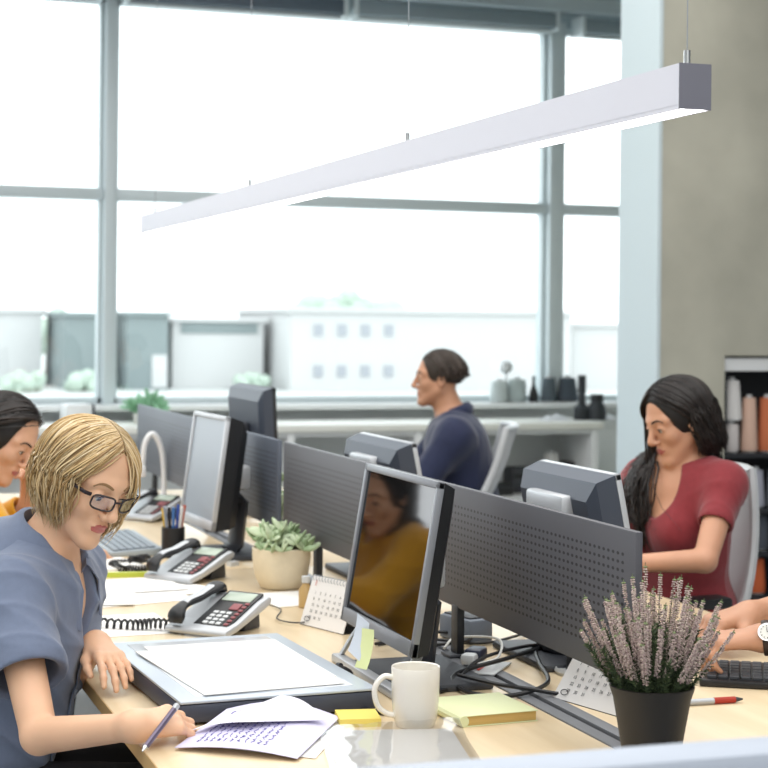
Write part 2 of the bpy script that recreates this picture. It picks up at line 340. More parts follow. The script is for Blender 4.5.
# ------------------------------------------------------------------ people: one smooth surface from blended limbs
A = lambda *v: np.array(v, float)
def nrm(v): v = np.asarray(v, float); return v / np.linalg.norm(v)
def RC(a, b, ra, rb, k=.02, m='u'):
    a, b = A(*a), A(*b); return dict(t='rc', a=a, b=b, ra=ra, rb=rb, k=k, m=m, c=(a + b) / 2, R=np.linalg.norm(b - a) / 2 + max(ra, rb))
def EL(c, rad, ax, k=.02, m='u'):
    return dict(t='el', c=A(*c), rad=A(*rad), ax=np.array(ax, float), k=k, m=m, R=max(rad))
def DISP(fn): return dict(t='fn', m='d', fn=fn)
def pdist(o, P):
    if o['t'] == 'rc':
        ba = o['b'] - o['a']; pa = P - o['a']; h = np.clip(pa @ ba / (ba @ ba), 0, 1)
        return np.sqrt(((pa - h[:, None] * ba) ** 2).sum(1)) - (o['ra'] + h * (o['rb'] - o['ra']))
    q = (P - o['c']) @ o['ax'].T; k0 = np.sqrt(((q / o['rad']) ** 2).sum(1)); k1 = np.sqrt(((q / o['rad'] ** 2) ** 2).sum(1)) + 1e-9
    return k0 * (k0 - 1) / k1
def ev(ops, P, cut=.03, blk=None):
    """signed distance of the blended ops at points P; far ops are skipped"""
    acc = np.full(len(P), 1.0)
    for o in ops:
        if o['m'] == 'd':
            i = np.abs(acc) < .05; acc[i] += o['fn'](P[i]); continue
        i = np.nonzero(((P - o['c']) ** 2).sum(1) < (o['R'] + o['k'] + cut) ** 2)[0]
        if not len(i): continue
        d = pdist(o, P[i]); a = acc[i]; k = o['k']
        if o['m'] == 'u': h = np.maximum(k - np.abs(a - d), 0) / k; acc[i] = np.minimum(a, d) - h * h * k * .25
        elif o['m'] == 's': h = np.maximum(k - np.abs(a + d), 0) / k; acc[i] = np.maximum(a, -d) + h * h * k * .25
        elif o['m'] == 'i': acc[i] = np.maximum(a, d)
    return acc
def sdf_mesh(ops, res):
    us = [o for o in ops if o['m'] == 'u']; lo = np.min([o['c'] - o['R'] for o in us], 0) - .03; hi = np.max([o['c'] + o['R'] for o in us], 0) + .03
    B = 8; bs = B * res; nb = np.ceil((hi - lo) / bs).astype(int); G = nb * B + 2
    bi = np.stack(np.meshgrid(*[np.arange(n) for n in nb], indexing='ij'), -1).reshape(-1, 3)
    val = ev(ops, lo + (bi + .5) * bs, bs * 1.3 + .03); bi = bi[np.abs(val) < bs * 1.15]
    loc = np.stack(np.meshgrid(*[np.arange(B + 1)] * 3, indexing='ij'), -1).reshape(-1, 3)
    ids = []; VV = []; ED = [[], [], []]
    fid = lambda g: (g[:, 0].astype(np.int64) * G[1] + g[:, 1]) * G[2] + g[:, 2]
    for s in range(0, len(bi), 160):
        b = bi[s:s + 160]; g = (b[:, None, :] * B + loc[None]).reshape(-1, 3)
        v = ev(ops, lo + g * res, .035).reshape(len(b), 9, 9, 9); S = v < 0
        cnt = sum(S[:, i:i + 8, j:j + 8, k:k + 8].astype(np.int8) for i in (0, 1) for j in (0, 1) for k in (0, 1))
        n, x, y, z = np.nonzero((cnt > 0) & (cnt < 8))
        if not len(n): continue
        acc = np.zeros((len(n), 3)); num = np.zeros(len(n))
        for ax in range(3):
            e = [0, 0, 0]; e[ax] = 1; o1, o2 = [q for q in range(3) if q != ax]
            for p in (0, 1):
                for q in (0, 1):
                    st = [0, 0, 0]; st[o1] = p; st[o2] = q
                    va = v[n, x + st[0], y + st[1], z + st[2]]; vb = v[n, x + st[0] + e[0], y + st[1] + e[1], z + st[2] + e[2]]
                    c = (va < 0) != (vb < 0); t = np.where(c, va / np.where(c, va - vb, 1), 0)
                    pt = np.tile(np.array(st, float), (len(n), 1)); pt[:, ax] += t; acc += pt * c[:, None]; num += c
            Sa = S[:, :8, :8, :8]; Sb = S[:, e[0]:8 + e[0], e[1]:8 + e[1], e[2]:8 + e[2]]
            m, i, j, k = np.nonzero(Sa != Sb); gg = b[m] * B + np.stack([i, j, k], 1); ED[ax].append((gg, Sa[m, i, j, k]))
        gc = b[n] * B + np.stack([x, y, z], 1); ids.append(fid(gc)); VV.append(lo + (gc + acc / num[:, None]) * res)
    ids = np.concatenate(ids); VV = np.concatenate(VV); od = np.argsort(ids); ids = ids[od]; VV = VV[od]; Q = []
    for ax in range(3):
        gg = np.concatenate([e[0] for e in ED[ax]]); sg = np.concatenate([e[1] for e in ED[ax]]); o1, o2 = (ax + 1) % 3, (ax + 2) % 3
        idx = []
        for p, q in ((1, 1), (0, 1), (0, 0), (1, 0)):
            h = gg.copy(); h[:, o1] -= p; h[:, o2] -= q; f = fid(h); i = np.searchsorted(ids, f); i = np.minimum(i, len(ids) - 1); idx.append(np.where(ids[i] == f, i, -1))
        qd = np.stack(idx, 1); ok = (qd >= 0).all(1); qd = qd[ok]; qd[~sg[ok]] = qd[~sg[ok]][:, ::-1]; Q.append(qd)
    return VV, np.concatenate(Q)
def grad(ops, P, e=.002):
    g = np.stack([ev(ops, P + A(*(e if i == j else 0 for j in range(3)))) - ev(ops, P - A(*(e if i == j else 0 for j in range(3)))) for i in range(3)], 1)
    return g / (np.linalg.norm(g, axis=1)[:, None] + 1e-9)
def push_out(ops, P, d):
    for _ in range(3):
        v = ev(ops, P, .03); i = v < d
        if not i.any(): break
        P[i] += grad(ops, P[i]) * (d - v[i])[:, None]
    return P
def shrink_to(ops, P, d, n=12):
    for _ in range(n):
        v = ev(ops, P, .2); P = P - grad(ops, P) * np.clip(v - d, -.01, .02)[:, None]
    return P

def frame(f, up=(0, 0, 1)):
    f = nrm(f); l = nrm(np.cross(up, f)); return np.stack([f, l, np.cross(f, l)])   # rows: forward, left, up
def hand_ops(w, d, n, t, curl=(.35, .45, .3), spread=1.0, s=1.0, thumb=(.5, .35), fc=(1, 1, 1, 1)):
    """palm, four fingers and a thumb. w wrist, d finger direction, n back-of-hand normal, t thumb side"""
    d = nrm(d); n = nrm(np.asarray(n) - d * np.dot(n, d)); tt = np.cross(d, n); t = tt if np.dot(tt, t) > 0 else -tt; O = []
    off = [.029, .0095, -.0095, -.027]; L = [(.042, .025, .02), (.047, .029, .021), (.043, .027, .02), (.033, .02, .018)]
    for i in range(4):
        K = w + d * (.088 - .004 * abs(i - 1)) * s + t * off[i] * s; O.append(RC(w + t * off[i] * .45 * s + d * .005, K - n * .002, .0155 * s, .0118 * s, .014))
    for i in range(4):
        K = w + d * (.088 - .004 * abs(i - 1)) * s + t * off[i] * s; a = 0; p = K; dd = nrm(d + t * (.10, .02, -.06, -.15)[i] * spread)
        r = (.0095, .0097, .0093, .0084)[i] * s
        for j in range(3):
            a += curl[j] * fc[i]; v = dd * math.cos(a) - n * math.sin(a); q = p + v * L[i][j] * s; O.append(RC(p, q, r, r * .9, .005)); p = q; r *= .9
    b = w + d * .018 * s + t * .018 * s - n * .004 * s; v = nrm(d * .72 + t * thumb[0] * 1.4 - n * .35); q = b + v * .045 * s; O.append(RC(b, q, .0165 * s, .0125 * s, .014))
    v = nrm(d * .95 + t * (thumb[0] * .5) - n * thumb[1]); p = q + v * .032 * s; O.append(RC(q, p, .0115 * s, .0098 * s, .005)); v = nrm(d + t * .0 - n * thumb[1] * 1.3); O.append(RC(p, p + v * .024 * s, .0095 * s, .0075 * s, .004))
    return O
def head_ops(hc, F, s, man=False):
    P = lambda x, y, z: hc + s * (x * F[0] + y * F[1] + z * F[2]); E = lambda c, r, k, m='u', ax=None: EL(P(*c), A(*r) * s, F if ax is None else ax, k * s, m)
    C = lambda a, b, ra, rb, k, m='u': RC(P(*a), P(*b), ra * s, rb * s, k * s, m); O = []
    j = 1.12 if man else 1.0
    O += [E((-.012, 0, .036), (.094, .073, .083), .02), E((.026, 0, -.025), (.058, .054 * (1.05 if man else .97), .088), .03)]
    for y in (1, -1):
        O += [C((.004, .047 * y * j, -.048), (.066, .013 * y * j, -.096), .017 if man else .014, .014 if man else .0115, .03), E((.053, .036 * y, -.022), (.026, .022, .024), .02)]
    O += [E((.072, 0, -.098), (.016, .017 * j, .014), .018), C((.0785, .012, .026), (.062, .047, .024), .0095, .009, .02), C((.0785, -.012, .026), (.062, -.047, .024), .0095, .009, .02)]
    O += [E((.073, 0, -.060), (.016, .024, .020), .015)]
    for y in (1, -1): O.append(E((.094, .031 * y, .004), (.015, .018, .0125), .012, 's'))
    O += [C((.084, 0, .016), (.1055, 0, -.026), .0078, .0105, .010), C((.1045, 0, -.028), (.094, 0, -.036), .0098, .007, .006)]
    for y in (1, -1):
        O += [E((.094, .0115 * y, -.033), (.0105, .0068, .0072), .005), E((.098, .0062 * y, -.0405), (.005, .003, .003), .002, 's')]
        O += [E((.0735, .0315 * y, .003), (.0146, .0155, .0140), .004)]
        O += [E((.089, .0315 * y, .0), (.011, .0128, .0046), .0015, 's')]
    O += [E((.0850, 0, -.0570), (.0075, .0205, .0046), .004), E((.0840, 0, -.0665), (.0080, .0175, .0055), .004), E((.0940, 0, -.0615), (.0035, .018, .0006), .0015, 's')]
    for y in (1, -1):
        ax = frame(F[0] * .25 + F[1] * y * -.05 + F[2] * .0, F[2]); O += [E((-.006, .0735 * y, -.006), (.019, .009, .031), .006), E((.002, .081 * y, -.004), (.010, .006, .020), .006, 's')]
    return O, P
def eyeball(parent, P, F, s, y, gaze, iris):
    b = MB(); R = Matrix(np.stack([np.cross(frame(gaze)[1], nrm(gaze)) * 1, frame(gaze)[1], nrm(gaze)], 1).tolist()); rr = .0128 * s
    b.ell((0, 0, 0), (rr, rr, rr), R, n=20, m=20); gz = Vector(nrm(gaze))
    for f in b.b.faces:
        a = f.calc_center_median().normalized().angle(gz); f.material_index = 2 if a < .24 else 1 if a < .5 else 0
    return b.build('eye', [mat('eye_white', '#c9c2ba', .5, spec=.2), mat(iris[0], iris[1], .3), mat('pupil', '#0a0a0a', .2)], parent, loc=P(.0730, .0315 * y, .002))
def strand_mesh(name, paths, wid, m, parent, n=3):
    """paths: (S, K, 3) -> one mesh of thin tapered locks"""
    S, K, _ = paths.shape; T = np.gradient(paths, axis=1); T /= np.linalg.norm(T, axis=2)[..., None] + 1e-9
    up = A(.31, .2, .93); U = np.cross(T, up); U /= np.linalg.norm(U, axis=2)[..., None] + 1e-9; W = np.cross(T, U)
    tt = np.linspace(0, 1, K); prof = np.minimum(1, .35 + 3 * tt) * np.minimum(1, (1.02 - tt) * 4) ; w_ = np.asarray(wid).reshape(-1, 1, 1) * prof[None, :, None]
    V = np.stack([paths + w_ * (math.cos(2 * PI * k / n) * U + math.sin(2 * PI * k / n) * W) for k in range(n)], 2)   # S,K,n,3
    base = np.arange(S)[:, None, None] * K * n + np.arange(K - 1)[None, :, None] * n; k = np.arange(n)[None, None]; k2 = (k + 1) % n
    Q = np.stack([base + k, base + k2, base + n + k2, base + n + k], -1).reshape(-1, 4)
    return mesh_np(name, V.reshape(-1, 3), Q, m, parent)
def hair_paths(hc, F, s, N, ypart, phis, drop, rad=(.108, .088, .101), jit=.012, drift=None, curl=.25, K=18, gravity=0.0, frontx=.62, wave=.004, elend=-.1, drop_front=None, drop_left=1.0):
    """locks combed from a parting over the skull to both sides, then hanging. phis: (front azimuth on her left, on her right) in degrees"""
    c = A(-.012, 0, .03); rad = A(*rad); out = []
    gw = A(0, 0, -1.) if gravity else None
    for i in range(N):
        side = 1 if rng.random() < .5 else -1; u = rng.random() ** .85
        xs = frontx - u * (frontx + .85) + rng.normal(0, .05); d0 = nrm(A(xs, ypart / rad[1] + side * .02, math.sqrt(max(.05, 1 - min(.95, xs * xs)))))
        pf = math.radians(phis[0] if side > 0 else phis[1]); ph = pf + (PI - pf) * u ** 1.1 if side > 0 else -(pf + (PI - pf) * u ** 1.1); ph += rng.normal(0, .05)
        el = elend + rng.normal(0, .08); d1 = A(math.cos(el) * math.cos(ph), math.cos(el) * math.sin(ph), math.sin(el))
        rf = 1 + rng.uniform(-.10, .03) ; om = math.acos(np.clip(d0 @ d1, -1, 1)); ka = int(K * (.6 if drop < .15 else .45)); pts = []
        for t in np.linspace(0, 1, ka):
            d = (math.sin((1 - t) * om) * d0 + math.sin(t * om) * d1) / math.sin(om); rr = rf * (1 - .03 * (1 - t)); pts.append(c + rad * d * rr)
        L = drop * rng.uniform(.82, 1.05) * (drop_left if side > 0 else 1)
        if drop_front is not None: L *= 1 + (drop_front - 1) * max(0, math.cos(ph))
        W = [hc + s * (p @ F) for p in pts]; e = W[-1]; dn = -F[2] if gw is None else nrm(-F[2] * (1 - gravity) + gw * gravity); inw = nrm((pts[-1] * A(-1, -1, 0)) @ F)
        dr = A(0, 0, 0) if drift is None else drift(ph, side); tan = W[-1] - W[-2]; tan = tan / (np.linalg.norm(tan) + 1e-9)
        q1, q2, ww = rng.uniform(0, 6.3), rng.uniform(3, 7), wave * rng.uniform(.3, 1.5)
        for t in np.linspace(0, 1, K - ka + 1)[1:]:
            W.append(e + (dn * t + tan * .12 * t * (1 - t)) * L + inw * curl * L * t * t + dr * (t ** 1.3) + F[1] * ww * math.sin(q1 + q2 * t) + F[0] * ww * math.cos(q1 + q2 * t))
        j = rng.normal(0, jit * .25, 3); out.append(np.array(W) + j * np.linspace(0, 1, K)[:, None])
    return np.array(out)

SKIN = {}
def skin(name, col, lip):
    return [mat(name + '_skin', col, .48, var=.05, vscale=14, sss=.12, spec=.4), mat(name + '_lips', lip, .35)]
def folds(seed, amp, sc, dirs=3):
    r = np.random.default_rng(seed); ks = r.normal(0, 1, (dirs, 3)); ks /= np.linalg.norm(ks, axis=1)[:, None]; ks *= r.uniform(.7, 1.5, (dirs, 1)) * sc; ph = r.uniform(0, 6.3, dirs); w2 = r.normal(0, 1, (dirs, 3)) * sc * .35
    def fn(P):
        o = np.zeros(len(P))
        for k, p, q in zip(ks, ph, w2): o += (1 - np.abs(np.sin(P @ k + p + 1.3 * np.sin(P @ q)))) ** 2
        return -amp * (o / dirs - .3)
    return fn
def person(label, c):
    """c: joints in metres. Returns root, body ops, head function"""
    shL, shR, nk, pv, hc = (A(*c[k]) for k in ('shL', 'shR', 'neck', 'pelvis', 'head')); s = c.get('hs', 1.0); g = c.get('girth', 1.0); man = c.get('man', False)
    sm = (shL + shR) / 2; l = nrm(shL - shR); up = nrm(nk - pv); f = nrm(np.cross(l, up)); up = np.cross(f, l); T = np.stack([f, l, up]); H = np.linalg.norm(nk - pv)
    F = frame(c['hf'], c.get('hup', (0, 0, 1))); ops, P = head_ops(hc, F, s, man)
    at_ = lambda t, ff=0, ll=0: pv + (nk - pv) * t + f * ff + l * ll
    def torso(o):
        O = [RC(sm + l * .095 * g - up * .035, sm - l * .095 * g - up * .035, .072 * g + o, .072 * g + o, .05), EL(at_(.70, .005), A(.102 * g, .148 * g, .17) + o, T, .06), EL(at_(.38, .008), A(.098 * g, .126 * g, .15) + o, T, .06), EL(at_(.06), A(.12 * g, .168 * g, .13) + o, T, .06)]
        if not man: O += [EL(at_(.66, .085 * g, .068 * g * y), A(.05, .058, .06) * c.get('bust', 1) + o, T, .04) for y in (1, -1)]
        return O
    body = torso(-.004)
    for sh in (shL, shR): body += [RC(nk + up * .012, sh - (sh - nk) * .12, .034 * g, .036 * g, .05), EL(sh - up * .008, A(.047, .047, .047) * g * c.get('arm', 1), T, .04)]
    nr = .056 if man else .047
    ops += [RC(nk - f * .005 - up * .03, hc + s * (A(-.018, 0, -.06) @ F), nr * 1.08, nr * s, .022)]
    arms = {}
    for sd, sh in (('L', shL), ('R', shR)):
        el, wr = A(*c['el' + sd]), A(*c['wr' + sd]); ag = g * c.get('arm', 1.0); arms[sd] = (sh, el, wr)
        mid = el + (wr - el) * .3; body += [RC(sh, el, .044 * ag, .034 * ag, .02), RC(el, wr, .0345 * ag, .0235 * ag, .008), EL(wr, A(.024, .026, .024) * ag, T, .02)]
        h = c.get('hand' + sd)
        if h: body += hand_ops(wr, *[A(*v) if hasattr(v, '__len__') else v for v in h[:3]], **(h[3] if len(h) > 3 else {}))
    for sd, y in (('L', 1), ('R', -1)):
        kn, an = A(*c['kn' + sd]), A(*c['an' + sd]); hp = pv + l * .085 * y - up * .02; fd = nrm((kn - pv) * A(1, 1, 0))
        body += [RC(hp, kn, .078 * g, .053, .05), RC(kn, an, .05, .036, .03), RC(an - A(0, 0, .03), an + fd * .14 - A(0, 0, .045), .035, .026, .03)]
    allops = body + ops
    root = thing('person', label, 'person', (pv[0], pv[1], 0)); inv = -A(pv[0], pv[1], 0)
    V, Q = sdf_mesh(allops, c.get('res', .004)); hl = (V - hc) @ F.T / s
    lipm = (((hl - A(.0850, 0, -.0618)) / A(.016, .0225, .0108)) ** 2).sum(1) < 1
    o = mesh_np('body', V + inv, Q, c['skin'], root, mi=lipm[Q].all(1).astype(int))
    for y in (1, -1):
        e = eyeball(root, lambda *a: P(*a) + inv, F, s, y, F[0] * .9 - F[2] * .30, c.get('iris', ('brown_iris', '#4a3424')))
    bm_ = mat(*c['brow'])
    for y in (1, -1):
        pts = []
        for t in np.linspace(-1, 1, 11): yy = t * .0128; zz = .0046 * math.sqrt(max(0, 1 - t * t)) + .0002; pts.append(P(.0735 + math.sqrt(max(1e-6, .0152 ** 2 * .9 - yy * yy - zz * zz)), .0315 * y + yy, .0008 + zz) + inv)
        MB().tube(pts, [.0004 + .0010 * math.sin(PI * (i + 1) / 12) for i in range(11)], 6).build('eyelashes', mat('dark_lashes', '#1c1412', .7), root)
    for y in (1, -1):
        pts = np.array([P(.125, yy * y, z) for yy, z in ((.014, .0255), (.022, .0290), (.032, .0310), (.042, .0285), (.05, .021))])
        for _ in range(25): pts = pts - F[0] * np.clip(ev(allops, pts, .2) - .0006, -.01, .02)[:, None] * .7
        b = MB(); b.tube([p + Vector(inv) for p in spline(pts, 4)], [.0014 + .0014 * math.sin(PI * min(1, i / 16 + .15)) for i in range(17)][:17], 6, flat=.5, up=F[0]); b.build('eyebrow', bm_, root)
    # lower clothes
    tr = [EL(at_(.05), A(.128 * g, .176 * g, .13), T, .05)]
    for sd, y in (('L', 1), ('R', -1)):
        kn, an = A(*c['kn' + sd]), A(*c['an' + sd]); tr += [RC(pv + l * .085 * y - up * .02, kn, .088 * g, .066, .05), RC(kn, an + A(0, 0, .02), .064, .054, .04)]
    V, Q = sdf_mesh(tr + [DISP(folds(3, .004, 40))], .009); mesh_np('trousers', V + inv, Q, mat(*c['pants']), root)
    for sd in 'LR':
        kn, an = A(*c['kn' + sd]), A(*c['an' + sd]); fd = nrm((kn - pv) * A(1, 1, 0)); V, Q = sdf_mesh([RC(an - A(0, 0, .035), an + fd * .15 - A(0, 0, .05), .043, .034, .03), RC(an, an - A(0, 0, .03), .045, .042, .03)], .006); mesh_np('shoe', V + inv, Q, mat('dark_leather', '#241f1d', .5), root)
    # top
    so = torso(c.get('ease', .009)); ez = c.get('sleeve_ease', .014)
    so += [RC(nk + up * -.005, shL - (shL - nk) * .1, .040 * g, .045 * g, .05), RC(nk - up * .005, shR - (shR - nk) * .1, .040 * g, .045 * g, .05)]
    for sd in 'LR':
        sh, el, wr = arms[sd]; q = c['sleeve']
        ag = g * c.get('arm', 1)
        if q <= 1: e = sh + (el - sh) * q; so += [EL(sh - up * .008, A(.048, .048, .048) * ag + ez * .6, T, .035), RC(sh, e, .045 * ag + ez, .042 * g + ez * c.get('flare', 1.0), .035)]
        else:
            e = el + (wr - el) * (q - 1); so += [EL(sh - up * .008, A(.049, .049, .049) * g + ez * .6, T, .04), RC(sh, el, .046 * g + ez, .039 * g + ez, .04), RC(el, e, .040 * g + ez, .030 * g + ez, .025)]
    so += c.get('extra', lambda *a: [])(at_, T, arms)
    so.append(DISP(folds(c.get('seed', 1), c.get('fold', .006), c.get('fscale', 38), 3)))
    for sd in 'LR':      # open the cuffs
        sh, el, wr = arms[sd]; q = c['sleeve']
        if q <= 1: e = sh + (el - sh) * q; d = nrm(el - sh); r = .042 * g + ez * c.get('flare', 1.0)
        else: e = el + (wr - el) * (q - 1); d = nrm(wr - el); r = .030 * g + ez
        so += [EL(e + d * (r * 1.05 + .02), (r * 1.6, r * 1.6, r * 1.05 + .02), np.stack([frame(d, T[0])[1], frame(d, T[0])[2], d]), .004, 's'), RC(e - d * .02, e + d * .06, r - .004 - c.get('fold', .006), r - .003 - c.get('fold', .006), .004, 's')]
    so += c['neckline'](nk, T, P)
    V, Q = sdf_mesh(so, c.get('cres', .005)); top = mesh_np(c['topname'], V + inv, Q, c['topmat'], root)
    return root, allops, so, F, P, T, hc, s, inv, nk
def chair(label, loc, rz, backm, framem, seatm, bh=.58, recl=.14, arms=True, group=None, bw=.44):
    """swivel office chair, local +x is where the sitter looks"""
    t = thing('office_chair', label, 'chair', (loc[0], loc[1], 0), rz)
    b = MB(); b.box((-.22, -.23, .42), (.24, .23, .49), .025, seg=3); b.build('seat', seatm, t)
    G = []
    for i in range(9):
        u = i / 8; z = .56 + bh * u; x = -.25 - recl * u - .03 * math.sin(u * PI) + .02; w_ = bw / 2 * (1 - .14 * u) * (.9 + .1 * min(1, u * 4))
        G.append([(x - .04 * (1 - (j / 4 - 1) ** 2) + .04, w_ * (j / 4 - 1), z) for j in range(9)])
    MB().sheet(G, .012).build('backrest', backm, t)
    fr = MB(); ring = [G[i][0] for i in range(9)] + [G[8][j] for j in range(1, 9)] + [G[i][8] for i in range(7, -1, -1)] + [G[0][j] for j in range(7, -1, -1)]
    fr.tube([Vector(p) - Vector((.006, 0, 0)) for p in ring], .014, 8); fr.build('back_frame', framem, t)
    MB().tube(spline([(-.02, 0, .40), (-.22, 0, .42), (-.30, 0, .52), (-.29, 0, .70)]), .02, 8).build('back_support', framem, t)
    if arms:
        for sy in (1, -1): a = MB(); a.box((-.12, sy * .27 - .035, .655), (.14, sy * .27 + .035, .685), .012); a.build('armrest', BLACK, t); MB().tube([(0, sy * .2, .42), (0, sy * .27, .46), (0, sy * .27, .66)], .014, 8).build('arm_post', framem, t)
    MB().cyl((0, 0, .10), (0, 0, .42), .028, 16).build('gas_column', STEEL, t)
    bs = MB(); 
    for k in range(5): a = 2 * PI * k / 5 + .3; bs.tube([(0, 0, .11), (.28 * math.cos(a), .28 * math.sin(a), .075)], [.028, .016], 8)
    bs.build('star_base', framem, t)
    for k in range(5): a = 2 * PI * k / 5 + .3; x, y = .28 * math.cos(a), .28 * math.sin(a); MB().cyl((x - .022 * math.sin(a), y + .022 * math.cos(a), .03), (x + .022 * math.sin(a), y - .022 * math.cos(a), .03), .03, 14).build('caster', BLACK, t)
    return t
# ------------------------------------------------------------------ the five people and their chairs
NAVYF = mat('navy_upholstery', '#262b38', .9, bump=.2, bscale=600); WMESH = mat('white_mesh_fabric', '#d5d7d9', .8, bump=.2, bscale=500); CHF = mat('light_chair_frame', '#c3c6c8', .4, .2)
chair('navy office chair with light frame under the blonde woman', (.20, 3.22), -.42, NAVYF, CHF, NAVYF, bh=.40)
chair('white mesh office chair behind the woman in the red top', (2.11, 4.15), PI + .12, WMESH, CHF, mat('grey_seat', '#5a5d62', .9), bh=.43, recl=.07, bw=.42)
chair('white-backed office chair behind the man in navy', (2.19, 6.20), 2.77, WMESH, CHF, MATS['grey_seat'], bh=.42, recl=.20)
chair('dark office chair of the woman in yellow, at the left edge', (.16, 4.6), 0, NAVYF, CHF, NAVYF, bh=.36)
chair('office chair at the right edge, under the person with the wristwatch', (2.42, 2.78), PI, WMESH, CHF, MATS['grey_seat'], bh=.45)

# --- blonde woman
def neck_v(depth, width, r=.055, ff=.115):
    def fn(nk, T, P):
        f, l, u = T; base = P(-.018, 0, -.06); d = nrm(base - nk)
        return [RC(nk + d * .0, nk + d * .2, r, r + .03, .006, 's'), EL(nk + f * ff + u * (-.0), (ff * .9, width, depth), np.stack([nrm(f + u * .25), l, np.cross(nrm(f + u * .25), l)]), .006, 's')]
    return fn
BL = dict(shL=(.50, 3.25, .905), shR=(.352, 2.95, .905), neck=(.425, 3.085, .955), pelvis=(.27, 3.20, .53), head=(.490, 3.02, 1.094), hs=.88, arm=.86, hf=(.44, -.80, -.42), hup=(.1, .12, 1),
    elR=(.379, 2.775, .712), wrR=(.492, 2.575, .764), elL=(.46, 3.21, .665), wrL=(.513, 3.045, .802), res=.0023, cres=.004, sleeve=.54, sleeve_ease=.020, flare=1.3, ease=.014, fold=.012, fscale=38, seed=11,
    handR=((.90, .30, .03), (-.05, -.45, .88), (-.3, .9, .3), dict(curl=(.55, .75, .45), spread=.6, thumb=(.30, .6), s=.82)),
    handL=((.22, -.95, -.16), (.1, -.15, .95), (-.8, -.3, 0), dict(curl=(.35, .35, .25), spread=1.2, thumb=(.4, .3), s=.75)),
    knL=(.70, 3.12, .53), knR=(.66, 2.98, .53), anL=(.66, 3.14, .10), anR=(.62, 3.0, .10), skin=skin('fair', '#deb292', '#b5655e'), iris=('grey_blue_iris', '#5f7480'), brow=('light_brow', '#8a6a48', .7),
    pants=('black_trousers', '#191a20', .8), topname='blouse', topmat=mat('grey_blue_cotton', '#667188', .85, var=.04, vscale=90, bump=.15, bscale=900, sheen=.2), neckline=neck_v(.105, .034, .056), bust=1.0, extra=lambda at_, T, arms: [EL(at_(.34, .085, -.02), A(.075, .125, .14), T, .06)])
root, ops, so, F, P, T, hc, s, inv, nk = person('blonde woman in glasses and grey-blue blouse, writing at the nearest desk', BL)
hm = [mat('blonde_hair', '#c9a873', .42, islands=('#97774f', '#b99967', '#d3b788', '#e4d0a8', '#c8aa78', '#efe0c2'), spec=.5), mat('blonde_hair_under', '#9a7a4e', .6)]
def hcap(P, F, s, rad, low, face=((.110, 0, -.03), (.085, .080, .125)), cut=True):
    E = lambda c, r, k, m='u': EL(P(*c), A(*r) * s, F, k * s, m); O = [E((-.012, 0, .03), rad, .01)]
    for c_, r_ in low: O.append(E(c_, r_, .03))
    if cut: O.append(E(face[0], face[1], .015, 's'))
    return O
cap = hcap(P, F, s, (.098, .078, .088), [((-.042, 0, -.035), (.058, .070, .060))])
V, Q = sdf_mesh(cap, .004); hr = mesh_np('hair', V + inv, Q, hm[1], root)
dr = lambda ph, side: (-F[0] * .002 - F[1] * .0) if side < 0 else F[0] * .012
pp = hair_paths(hc, F, s, 4600, .004, (30, 58), .092, rad=(.108, .086, .094), drift=dr, curl=.36, wave=.005, K=18, jit=.03)
pp = push_out(ops, pp.reshape(-1, 3), .004).reshape(pp.shape)
strand_mesh('hair_locks', pp + inv, rng.uniform(.0007, .0019, len(pp)), hm[0], hr)
# glasses
GF = mat('dark_spectacle_frame', '#20161c', .25); b = MB()
def rim(y):
    pts = []
    for k in range(28):
        a = 2 * PI * k / 28; ca, sa = math.cos(a), math.sin(a); e = .55; yy = .0230 * abs(ca) ** e * (1 if ca > 0 else -1); zz = .0145 * abs(sa) ** e * (1 if sa > 0 else -1)
        Y = y * .0318 + yy; pts.append(P(.106 - .35 * Y * Y / .06, Y, -.001 + zz) + inv)
    return pts
for y in (1, -1): q = rim(y); b.tube(q + [q[0]], .0017, 8, cap=False)
b.tube([P(.1055, y, .005) + inv for y in (-.009, -.004, .004, .009)], .002, 8)
for y in (1, -1): b.tube([P(.0855, .0585 * y, .009) + inv, P(.080, .070 * y, .010) + inv, P(.03, .079 * y, .008) + inv, P(-.01, .081 * y, .004) + inv, P(-.03, .081 * y, -.015) + inv], .0021, 8, flat=1.6)
gl = b.build('eyeglasses', GF, root); LM = mat('spectacle_lens', '#ffffff', .02); LM = glass_mat(); LM.name = 'spectacle_lens'
for y in (1, -1):
    q = rim(y); c0 = sum(q) / len(q); bb = MB(); bb._add([Vector(v) for v in q] + [Vector(v + F[0] * .001) for v in q], [list(range(28)), list(range(28, 56))[::-1]] + [[k, (k + 1) % 28, 28 + (k + 1) % 28, 28 + k] for k in range(28)]); bb.build('lens', LM, gl)
def collar(root, nk, T, P, inv, m, r0=.060, h=.036, drop=.04, spread=.7, gap=.42, name='collar', flare=.034, lift=.004):
    f, l, u = T; ax = nrm(P(-.018, 0, -.06) - nk); ff = nrm(f - ax * (f @ ax)); ll = np.cross(ax, ff); G = []
    for i in range(41):
        t = i / 40 * 2 - 1; a = t * (PI - gap); pt = PI - abs(a); ca, sa = -math.cos(a), math.sin(a)   # a=0 back
        R = lambda r: (ff * ca * r * 1.05 + ll * sa * r)
        fr = max(0, (abs(t) - .55) / .45); row = []
        for r, z in ((r0, -.012), (r0 + .002, .010), (r0 + .004, h * (1 - .35 * fr)), (r0 + .009, h * (1 - .35 * fr) - .003), (r0 + .02 + .012 * fr, h * .45 - .01 * fr), (r0 + flare + .016 * fr, -.002 - drop * fr)):
            row.append(nk + R(r) + ax * (z + lift) - u * .028 * max(0, ca) * (1 if True else 0) + f * .012 * fr + inv)
        G.append(row)
    return MB().sheet(G, .0022).build(name, m, root, ang=60)
collar(root, nk, T, P, inv, BL['topmat'], r0=.058, h=.046, flare=.046, lift=.012, drop=.05)
